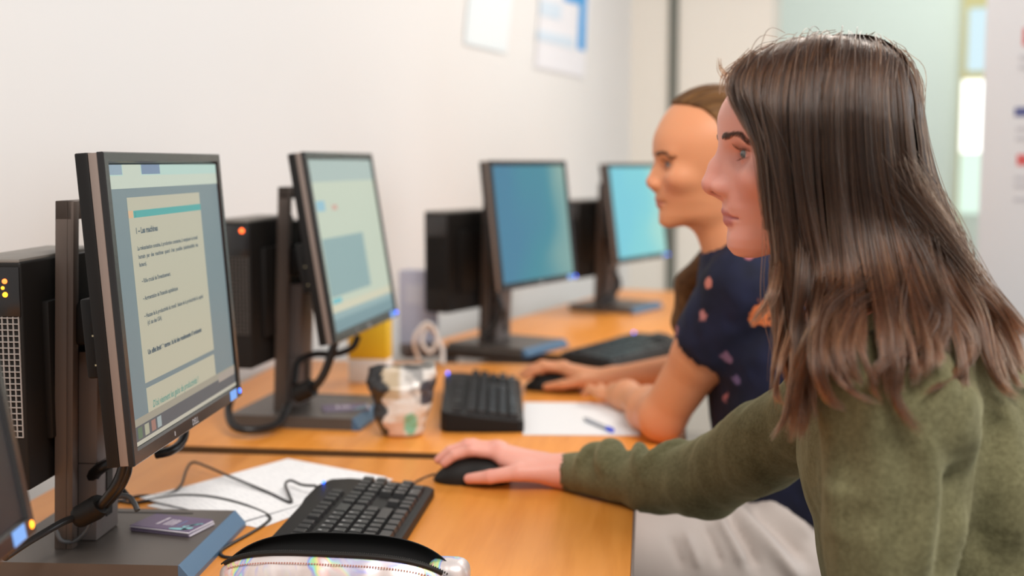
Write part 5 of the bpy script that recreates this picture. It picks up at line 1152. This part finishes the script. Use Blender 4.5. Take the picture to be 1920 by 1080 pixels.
# thin stray locks hanging beside the chin
def lock(px, n, seed, spread=0.004):
    rng = np.random.default_rng(seed); c = spline([at(*p) for p in px], NP); t = np.linspace(0, 1, NP)
    o = rng.normal(0, 1, (n, 3)) * spread; return c[None] + o[:, None] * (1 - 0.8 * t)[None, :, None] + rng.normal(0, 1, (n, 1, 3)) * 0.001 * (t ** 2)[None, :, None]
def yd(px, py): return float(np.interp(py, [300, 470, 550, 600, 680, 760, 840], [1.182, 1.172, 1.120, 1.075, 1.040, 1.030, 1.028])) + (0.05 * min(1, max(0, (px - 1740) / 120)) if py > 500 else 0) + (0.06 * min(1, max(0, (1530 - px) / 40)) if py > 560 else 0)
def lockp(px, n, seed, spread=0.006, k=0.8):
    rng = np.random.default_rng(seed); c = spline([at(x, y, yd(x, y)) for x, y in px], NP); t = np.linspace(0, 1, NP)
    o = rng.normal(0, 1, (n, 3)) * spread; w_ = rng.normal(0, 1, (n, 1, 3)) * 0.0022
    X = c[None] + o[:, None] * (1 - k * np.sin(np.clip(t, 0, 1) * math.pi * 0.5))[None, :, None] + w_ * (np.sin(t * 5 + seed))[None, :, None]
    e = rng.uniform(0.8, 1.0, n); tt = e[:, None] * t[None]; ii = np.clip((tt * (NP - 1)).astype(int), 0, NP - 2); ff = (tt * (NP - 1) - ii)[..., None]; r_ = np.arange(n)[:, None]
    return push_out(X[r_, ii] * (1 - ff) + X[r_, ii + 1] * ff, 0.004)
LK = [lock([(1412, 104, 1.225), (1372, 138, 1.21), (1353, 128, 1.205), (1350, 108, 1.205)], 8, 7, 0.004), lock([(1404, 112, 1.225), (1368, 132, 1.21), (1356, 150, 1.20), (1352, 176, 1.20)], 8, 8, 0.004),
      lock([(1412, 108, 1.22), (1376, 145, 1.20), (1374, 180, 1.192), (1394, 222, 1.182), (1420, 275, 1.174), (1428, 350, 1.17), (1438, 430, 1.168)], 160, 6, 0.003)]
for q, (pts, n, sp) in enumerate([
      ([(1610, 310), (1620, 440), (1630, 527), (1552, 587), (1531, 671), (1552, 743), (1586, 768)], 150, .007), ([(1650, 320), (1660, 450), (1666, 539), (1594, 590), (1574, 671), (1594, 731), (1648, 758)], 130, .007),
      ([(1670, 310), (1680, 440), (1684, 521), (1678, 599), (1684, 683), (1678, 743), (1702, 785), (1730, 810)], 140, .006), ([(1672, 320), (1700, 450), (1716, 551), (1752, 599), (1716, 650), (1656, 683), (1636, 719), (1656, 756)], 130, .006),
      ([(1672, 310), (1720, 440), (1750, 539), (1804, 611), (1818, 659), (1786, 707), (1734, 738)], 140, .006), ([(1672, 310), (1750, 440), (1786, 521), (1834, 599), (1858, 683), (1882, 725), (1914, 744)], 150, .007),
      ([(1672, 310), (1770, 440), (1810, 521), (1870, 581), (1902, 641), (1924, 700)], 150, .009), ([(1630, 290), (1640, 420), (1600, 520), (1556, 570), (1522, 635), (1494, 705), (1470, 785), (1446, 824)], 150, .006),
      ([(1550, 300), (1560, 430), (1546, 521), (1528, 611), (1500, 719), (1484, 828)], 150, .006), ([(1436, 250), (1450, 380), (1462, 461), (1446, 551), (1402, 615)], 50, .003), ([(1448, 260), (1462, 390), (1476, 467), (1468, 581), (1446, 695)], 60, .003),
      ([(1462, 260), (1476, 390), (1488, 467), (1492, 581), (1464, 683), (1456, 738), (1470, 760)], 90, .0035), ([(1590, 300), (1600, 430), (1600, 540), (1566, 600), (1580, 680), (1620, 720)], 90, .006), ([(1672, 350), (1790, 480), (1850, 550), (1900, 600), (1960, 660)], 120, .010),
      ([(1500, 270), (1510, 400), (1505, 520), (1490, 620), (1486, 720), (1474, 790)], 110, .005), ([(1672, 390), (1740, 520), (1770, 590), (1760, 650), (1720, 690), (1716, 730)], 100, .006)]):
    LK.append(lockp(pts, n, 20 + q, sp))
lines = [l for l in S1] + [l for l in S2] + [l for q in LK for l in q]
M_HAIR1 = hair_mat('dark_brown_hair', (0.030, 0.0145, 0.0080), (0.085, 0.036, 0.018), 0.25)
# the mass of hair beneath the strands: a curtain a little inside the guides, both sides
nS = 60; sv = np.linspace(0.35, len(GW) - 1, nS); C_ = guide(sv); C_ = C_ + V3(0, 0.0150, -0.002) * np.clip(np.linspace(0, 1, NP) * 6, 0.35, 1)[None, :, None]
cut = 21; C_ = push_out(C_[:, :cut], 0.0005, 1)
bm = nb()
def sheet_faces(A):
    R_ = [[bm.verts.new(p - P1) for p in r] for r in A]
    for i in range(len(R_) - 1):
        for j in range(len(R_[0]) - 1): bm.faces.new((R_[i][j], R_[i + 1][j], R_[i + 1][j + 1], R_[i][j + 1]))
sheet_faces(C_); C2_ = C_[int(nS * 0.36):].copy(); sv = sv[int(nS * 0.36):]; C2_[..., 1] = 2 * H1O[1] - C2_[..., 1]; C2_[..., 0] += 0.026 * np.clip(1 - sv / 4.0, 0, 1)[:, None] * np.clip(np.linspace(0, 1, NP) * 8, 0, 1)[None, :cut] + 0.075 * np.clip(1 - sv / 6.0, 0, 1)[:, None] * np.clip((np.linspace(0, 1, NP) - 0.3) / 0.25, 0, 1)[None, :cut]; C2_ = push_out(C2_, 0.0005, 1); sheet_faces(C2_)
bmesh.ops.recalc_face_normals(bm, faces=bm.faces)
hairm = obj('hair', bm, M_HAIRCAP, girl1, smooth=180)
sol = hairm.modifiers.new('sol', 'SOLIDIFY'); sol.thickness = 0.001; sol.offset = 0
strands('hair_strands', [l - P1 for l in lines], [rad] * len(lines), M_HAIR1, hairm)
brow_lash(head1, girl1, P1, hair_mat('brow_hair', (0.03, 0.018, 0.013), (0.03, 0.018, 0.013), 0.4))
# ------------------------------------------------------------------ the girl in the navy flowered top
H2O = V3(0.3244, 2.08, 1.218)
PROF2 = ([-0.112, -0.109, -0.104, -0.098, -0.085, -0.078, -0.071, -0.063, -0.054, -0.043, -0.020, 0.0, 0.008, 0.0213, 0.0356, 0.05, 0.07],
         [0.040, 0.060, 0.0735, 0.0800, 0.0802, 0.0796, 0.0802, 0.0820, 0.0855, 0.0860, 0.0830, 0.0815, 0.0810, 0.0850, 0.0845, 0.0825, 0.074])
head2 = Head(H2O, math.pi + math.radians(3), PROF2, 1.0, [V3(0.0765, 0, 0.008), V3(0.0855, 0, -0.014), V3(0.0915, 0, -0.0290)])
m2c = V3(0.085, 2.62, 0.74)
Wr2 = m2c + V3(0.120, -0.030, 0); a2 = math.radians(4)
def T2(p):
    x, y = -p[0], -p[1]; return V3(Wr2[0] + x * math.cos(a2) - y * math.sin(a2), Wr2[1] + x * math.sin(a2) + y * math.cos(a2), DK + p[2])
S2L, E2L, W2L = V3(0.372, 1.965, 1.030), V3(0.258, 2.112, 0.785), V3(0.235, 2.345, 0.768)
S2R, E2R, W2R = V3(0.405, 2.27, 1.03), V3(0.440, 2.585, 0.800), Wr2 + V3(0.004, 0, 0.027)
b2 = Shape(); b2.add(head2.sdf, H2O, 0.15, 0.01)
b2.ellip(H2O + V3(0.012, 0, 0.045), (0.090, 0.072, 0.080), 0.02)
b2.cone((0.340, 2.08, 1.135), (0.384, 2.085, 1.06), 0.046, 0.047, 0.03); b2.cone((0.384, 2.085, 1.06), (0.41, 2.085, 1.0), 0.05, 0.08, 0.04)
b2.sc_chain([(0.41, 2.085, 0.99), (0.44, 2.085, 0.90), (0.49, 2.085, 0.74), (0.55, 2.085, 0.60)], [0.075, 0.095, 0.09, 0.10], 0.7, 2.085, 0.04)
b2.chain([(0.40, 2.02, 1.03), S2L, S2L * .5 + E2L * .5, E2L, E2L * .55 + W2L * .45, W2L], [0.045, 0.052, 0.047, 0.0385, 0.040, 0.026], 0.02)
b2.chain([W2L, W2L + V3(-0.012, 0.05, 0.0), W2L + V3(-0.03, 0.085, -0.003)], [0.026, 0.030, 0.024], 0.012)
for i, (dx, ln) in enumerate(((0.010, 0.072), (-0.010, 0.080), (-0.030, 0.074), (-0.048, 0.056))):
    q = W2L + V3(-0.022 + dx * 0.8, 0.082, -0.002); b2.chain([q, q + V3(dx * .4, ln * .55, 0.006), q + V3(dx * .6, ln, -0.012)], [0.0095, 0.0085, 0.0065], 0.003, 0.008)
b2.chain([(0.41, 2.15, 1.03), S2R, E2R, W2R], [0.045, 0.050, 0.040, 0.0255], 0.02); b2.cone(W2R, T2((0.02, -0.004, 0.027)), 0.024, 0.019, 0.014)
hand_ops(b2, T2)
P2 = V3(0.55, 2.085, 0.0)
girl2 = empty('person', P2, 0, 'person in a navy flowered top leaning an elbow on the second desk', 'person')
Vb2, Qb2 = polygonise(b2, (-0.13, 1.84, 0.45), (0.70, 2.76, 1.38), 0.0027); Vb2 = relax(Vb2, Qb2, 1, 0.4)
SK2 = (0.75, 0.325, 0.16)
c2 = head2.colour(Vb2, SK2, (0.50, 0.17, 0.13), (0.72, 0.25, 0.16))
el = np.exp(-(np.linalg.norm(Vb2 - (E2L + V3(0.0, -0.03, -0.01)), axis=1) / 0.035) ** 2); c2 = c2 * (1 - 0.25 * el[:, None]) + V3(0.62, 0.22, 0.14) * 0.25 * el[:, None]
me = mesh_np('body', Vb2 - P2, Qb2); set_vcol(me, c2); link_mesh('body', me, M_SKIN1, girl2, smooth=180)
eyes(head2, girl2, P2, (0.10, 0.10, 0.10)); 
M_BROW2 = hair_mat('brow_hair_light', (0.05, 0.028, 0.015), (0.05, 0.028, 0.015), 0.4); brow_lash(head2, girl2, P2, M_BROW2, 1.0, 7)

# flowered top with short sleeves
tp = Shape()
tp.sc_chain([(0.405, 2.085, 1.015), (0.435, 2.085, 0.93), (0.465, 2.085, 0.80), (0.515, 2.085, 0.68), (0.54, 2.085, 0.60)], [0.088, 0.116, 0.122, 0.126, 0.126], 0.70, 2.085, 0.03)
tp.cone((0.372, 2.083, 1.075), (0.405, 2.085, 1.0), 0.056, 0.085, 0.03)
hem = S2L * .62 + E2L * .38; tp.chain([(0.405, 2.03, 1.035), S2L], [0.060, 0.064], 0.025); tp.cone(S2L, hem, 0.066, 0.064, 0.02)
tp.cone(S2L * .50 + E2L * .50, S2L * .66 + E2L * .34, 0.0560, 0.0535, 0.004, 's')
hemr = S2R * .62 + E2R * .38; tp.chain([(0.41, 2.14, 1.035), S2R], [0.060, 0.062], 0.025); tp.cone(S2R, hemr, 0.062, 0.062, 0.02)
tp.cone(S2R * .5 + E2R * .5, S2R * .66 + E2R * .34, 0.0555, 0.0535, 0.004, 's'); tp.cone((0.330, 2.08, 1.17), (0.376, 2.083, 1.075), 0.058, 0.052, 0.005, 's')
tp.add(lambda P: P[..., 2] - 0.655, (0.5, 2.085, 0.4), 0.6, 0.004, 's')
Vp, Qp = polygonise(tp, (0.2, 1.84, 0.5), (0.75, 2.45, 1.2), 0.005, slack=2.2); Vp = relax(Vp, Qp, 2); Np = normals_np(Vp, Qp)
Vp = Vp + Np * (0.005 * fbm(Vp, (20, 20, 9), 5.0) + 0.002 * fbm(Vp, (50, 50, 30), 2.0))[:, None]
def flower_mat():
    m = mat('navy_flowered_cotton', (0.012, 0.015, 0.04), 0.75, spec=0.25); nt = m.node_tree; b = nt.nodes['Principled BSDF']
    tc = nt.nodes.new('ShaderNodeTexCoord'); v = nt.nodes.new('ShaderNodeTexVoronoi'); v.inputs['Scale'].default_value = 17; v.inputs['Randomness'].default_value = 1.0
    n = nt.nodes.new('ShaderNodeTexNoise'); n.inputs['Scale'].default_value = 55; nt.links.new(tc.outputs['Object'], v.inputs['Vector']); nt.links.new(tc.outputs['Object'], n.inputs['Vector'])
    ad = nt.nodes.new('ShaderNodeMath'); ad.operation = 'MULTIPLY_ADD'; ad.inputs[1].default_value = 0.35; nt.links.new(n.outputs['Fac'], ad.inputs[0]); nt.links.new(v.outputs['Distance'], ad.inputs[2])
    r = ramp(nt, [(0.30, (1, 1, 1)), (0.36, (0, 0, 0))]); nt.links.new(ad.outputs[0], r.inputs[0])
    sp = nt.nodes.new('ShaderNodeSeparateColor'); nt.links.new(v.outputs['Color'], sp.inputs[0]); pick = ramp(nt, [(0.12, (0.0, 0.0, 0.0)), (0.16, (1, 1, 1))]); nt.links.new(sp.outputs[0], pick.inputs[0])
    mm = nt.nodes.new('ShaderNodeMath'); mm.operation = 'MULTIPLY'; nt.links.new(r.outputs[0], mm.inputs[0]); nt.links.new(pick.outputs[0], mm.inputs[1])
    hue = ramp(nt, [(0.3, (0.50, 0.16, 0.20)), (0.6, (0.62, 0.22, 0.16)), (0.9, (0.10, 0.09, 0.22))]); nt.links.new(sp.outputs[1], hue.inputs[0])
    base = ramp(nt, [(0.35, (0.008, 0.009, 0.020)), (0.75, (0.017, 0.021, 0.055))]); n3 = nt.nodes.new('ShaderNodeTexNoise'); n3.inputs['Scale'].default_value = 14; nt.links.new(tc.outputs['Object'], n3.inputs[0]); nt.links.new(n3.outputs['Fac'], base.inputs[0])
    mx = nt.nodes.new('ShaderNodeMix'); mx.data_type = 'RGBA'; nt.links.new(mm.outputs[0], mx.inputs['Factor']); nt.links.new(base.outputs[0], mx.inputs['A']); nt.links.new(hue.outputs[0], mx.inputs['B'])
    prev = mx
    for (px, py, Y, sz) in ((1436, 588, 1.905, 0.034), (1400, 650, 2.0, 0.026), (1462, 520, 1.93, 0.02)):     # large orange flowers
        c = V3(*at(px, py, Y)) - P2; mp = nt.nodes.new('ShaderNodeMapping'); mp.vector_type = 'TEXTURE'; mp.inputs['Location'].default_value = c; mp.inputs['Scale'].default_value = (sz, sz * 2.2, sz * 1.1); nt.links.new(tc.outputs['Object'], mp.inputs[0])
        g = nt.nodes.new('ShaderNodeTexGradient'); g.gradient_type = 'SPHERICAL'; nt.links.new(mp.outputs[0], g.inputs[0])
        a_ = nt.nodes.new('ShaderNodeMath'); a_.operation = 'MULTIPLY_ADD'; a_.inputs[1].default_value = 1.1; a_.inputs[2].default_value = -0.55; nt.links.new(n.outputs['Fac'], a_.inputs[0])
        s_ = nt.nodes.new('ShaderNodeMath'); s_.operation = 'ADD'; nt.links.new(a_.outputs[0], s_.inputs[0]); nt.links.new(g.outputs['Fac'], s_.inputs[1])
        rr = ramp(nt, [(0.34, (0, 0, 0)), (0.44, (1, 1, 1))]); nt.links.new(s_.outputs[0], rr.inputs[0])
        m3 = nt.nodes.new('ShaderNodeMix'); m3.data_type = 'RGBA'; m3.inputs['B'].default_value = (0.85, 0.24, 0.085, 1); nt.links.new(rr.outputs[0], m3.inputs['Factor']); nt.links.new(prev.outputs['Result'], m3.inputs['A']); prev = m3
    nt.links.new(prev.outputs['Result'], b.inputs['Base Color']); return m
me = mesh_np('flowered_top', Vp - P2, Qp); link_mesh('flowered_top', me, flower_mat(), girl2, smooth=180)

tr2 = Shape(); hips2 = [V3(0.575, 1.985, 0.565), V3(0.575, 2.185, 0.565)]; kn2 = [V3(0.13, 1.975, 0.580), V3(0.13, 2.21, 0.580)]; an2 = [V3(0.17, 1.985, 0.10), V3(0.17, 2.21, 0.10)]
legs(tr2, hips2, kn2, an2, (0.108, 0.096, 0.074, 0.055)); V_, Q_ = polygonise(tr2, (0.0, 1.75, 0.0), (0.76, 2.45, 0.74), 0.006); V_ = relax(V_, Q_, 2); N_2 = normals_np(V_, Q_)
fl = [([(1380, 965), (1420, 1000), (1470, 1050), (1500, 1085)], 1.9, 0.0190, 0.012), ([(1410, 958), (1460, 1000), (1510, 1050)], 1.9, -0.0152, 0.010), ([(1350, 975), (1372, 1010), (1395, 1060)], 1.9, 0.0152, 0.009), ([(1365, 968), (1392, 1010), (1420, 1065)], 1.9, -0.0152, 0.008),
      ([(1318, 985), (1335, 1020), (1350, 1060)], 1.9, -0.0095, 0.007), ([(1285, 1000), (1300, 1030), (1312, 1065)], 1.9, 0.0076, 0.007), ([(1440, 960), (1490, 985), (1530, 1010)], 1.9, 0.0152, 0.010), ([(1255, 1005), (1268, 1035), (1278, 1065)], 1.9, -0.0057, 0.007)]
V_ = V_ + N_2 * (near_ridge(V_, N_2 * V3(1, 1, 1) - V3(0, 0, 0) + np.stack([0 * N_2[:, 0], -0.5 * np.clip(N_2[:, 2], 0, 1), 0 * N_2[:, 0]], -1), fl) + 0.003 * fbm(V_, (18, 18, 18), 1.0))[:, None]
me = mesh_np('trousers', V_ - P2, Q_); link_mesh('trousers', me, mat('pale_grey_trousers', (0.60, 0.53, 0.49), 0.85, bump=(500, 0.25, 0.0008)), girl2, smooth=180)
for a_ in an2: shoe(a_, girl2, P2, M_SHOE)

# hair pulled back, with a low tail over the far shoulder
hr = Shape()
def hair2(P):
    L = head2.to_local(P); x, z = L[..., 0], L[..., 2]
    d = su(ell(L, (-0.012, 0, 0.032), (0.100, 0.078, 0.087)), ell(L, (-0.012, 0, 0.045), (0.0945, 0.0765, 0.085)), 0.02); d = su(d, ell(L, (-0.075, 0, -0.005), (0.040, 0.05, 0.045)), 0.03)
    pl = -(z - (0.085 + 0.20 * (x + 0.005))) / 1.02; dom = su(pl, x + 0.004 + 0.25 * np.minimum(z + 0.02, 0), 0.05); dom = np.maximum(dom, -z - 0.075)
    d = d + 0.0012 * np.sin(L[..., 1] * 420 + z * 90)
    return smax(d, dom, 0.006)
hr.add(hair2, H2O, 0.17, 0.01)
TL_ = [(0.425, 2.10, 1.17), (0.435, 2.16, 1.11), (0.385, 2.26, 1.07), (0.325, 2.265, 1.00), (0.312, 2.255, 0.93), (0.312, 2.25, 0.885)]
hr.chain(TL_, [0.034, 0.030, 0.028, 0.026, 0.020, 0.006], 0.015)
Vh, Qh = polygonise(hr, (0.15, 1.9, 0.83), (0.56, 2.36, 1.40), 0.0032); Vh = relax(Vh, Qh, 1); Nh = normals_np(Vh, Qh)
def lb_hair():
    m = mat('light_brown_hair', (0.2, 0.1, 0.04), 0.6, spec=0.2); nt = m.node_tree; b = nt.nodes['Principled BSDF']; tc = nt.nodes.new('ShaderNodeTexCoord'); mp = nt.nodes.new('ShaderNodeMapping'); mp.inputs['Scale'].default_value = (12, 160, 60)
    n = nt.nodes.new('ShaderNodeTexNoise'); n.inputs['Scale'].default_value = 1.0; n.inputs['Detail'].default_value = 3; nt.links.new(tc.outputs['Object'], mp.inputs[0]); nt.links.new(mp.outputs[0], n.inputs[0])
    r = ramp(nt, [(0.3, (0.07, 0.030, 0.010)), (0.7, (0.19, 0.09, 0.03))]); nt.links.new(n.outputs['Fac'], r.inputs[0]); nt.links.new(r.outputs[0], b.inputs['Base Color']); return m
me = mesh_np('hair', Vh - P2, Qh); link_mesh('hair', me, lb_hair(), girl2, smooth=180)
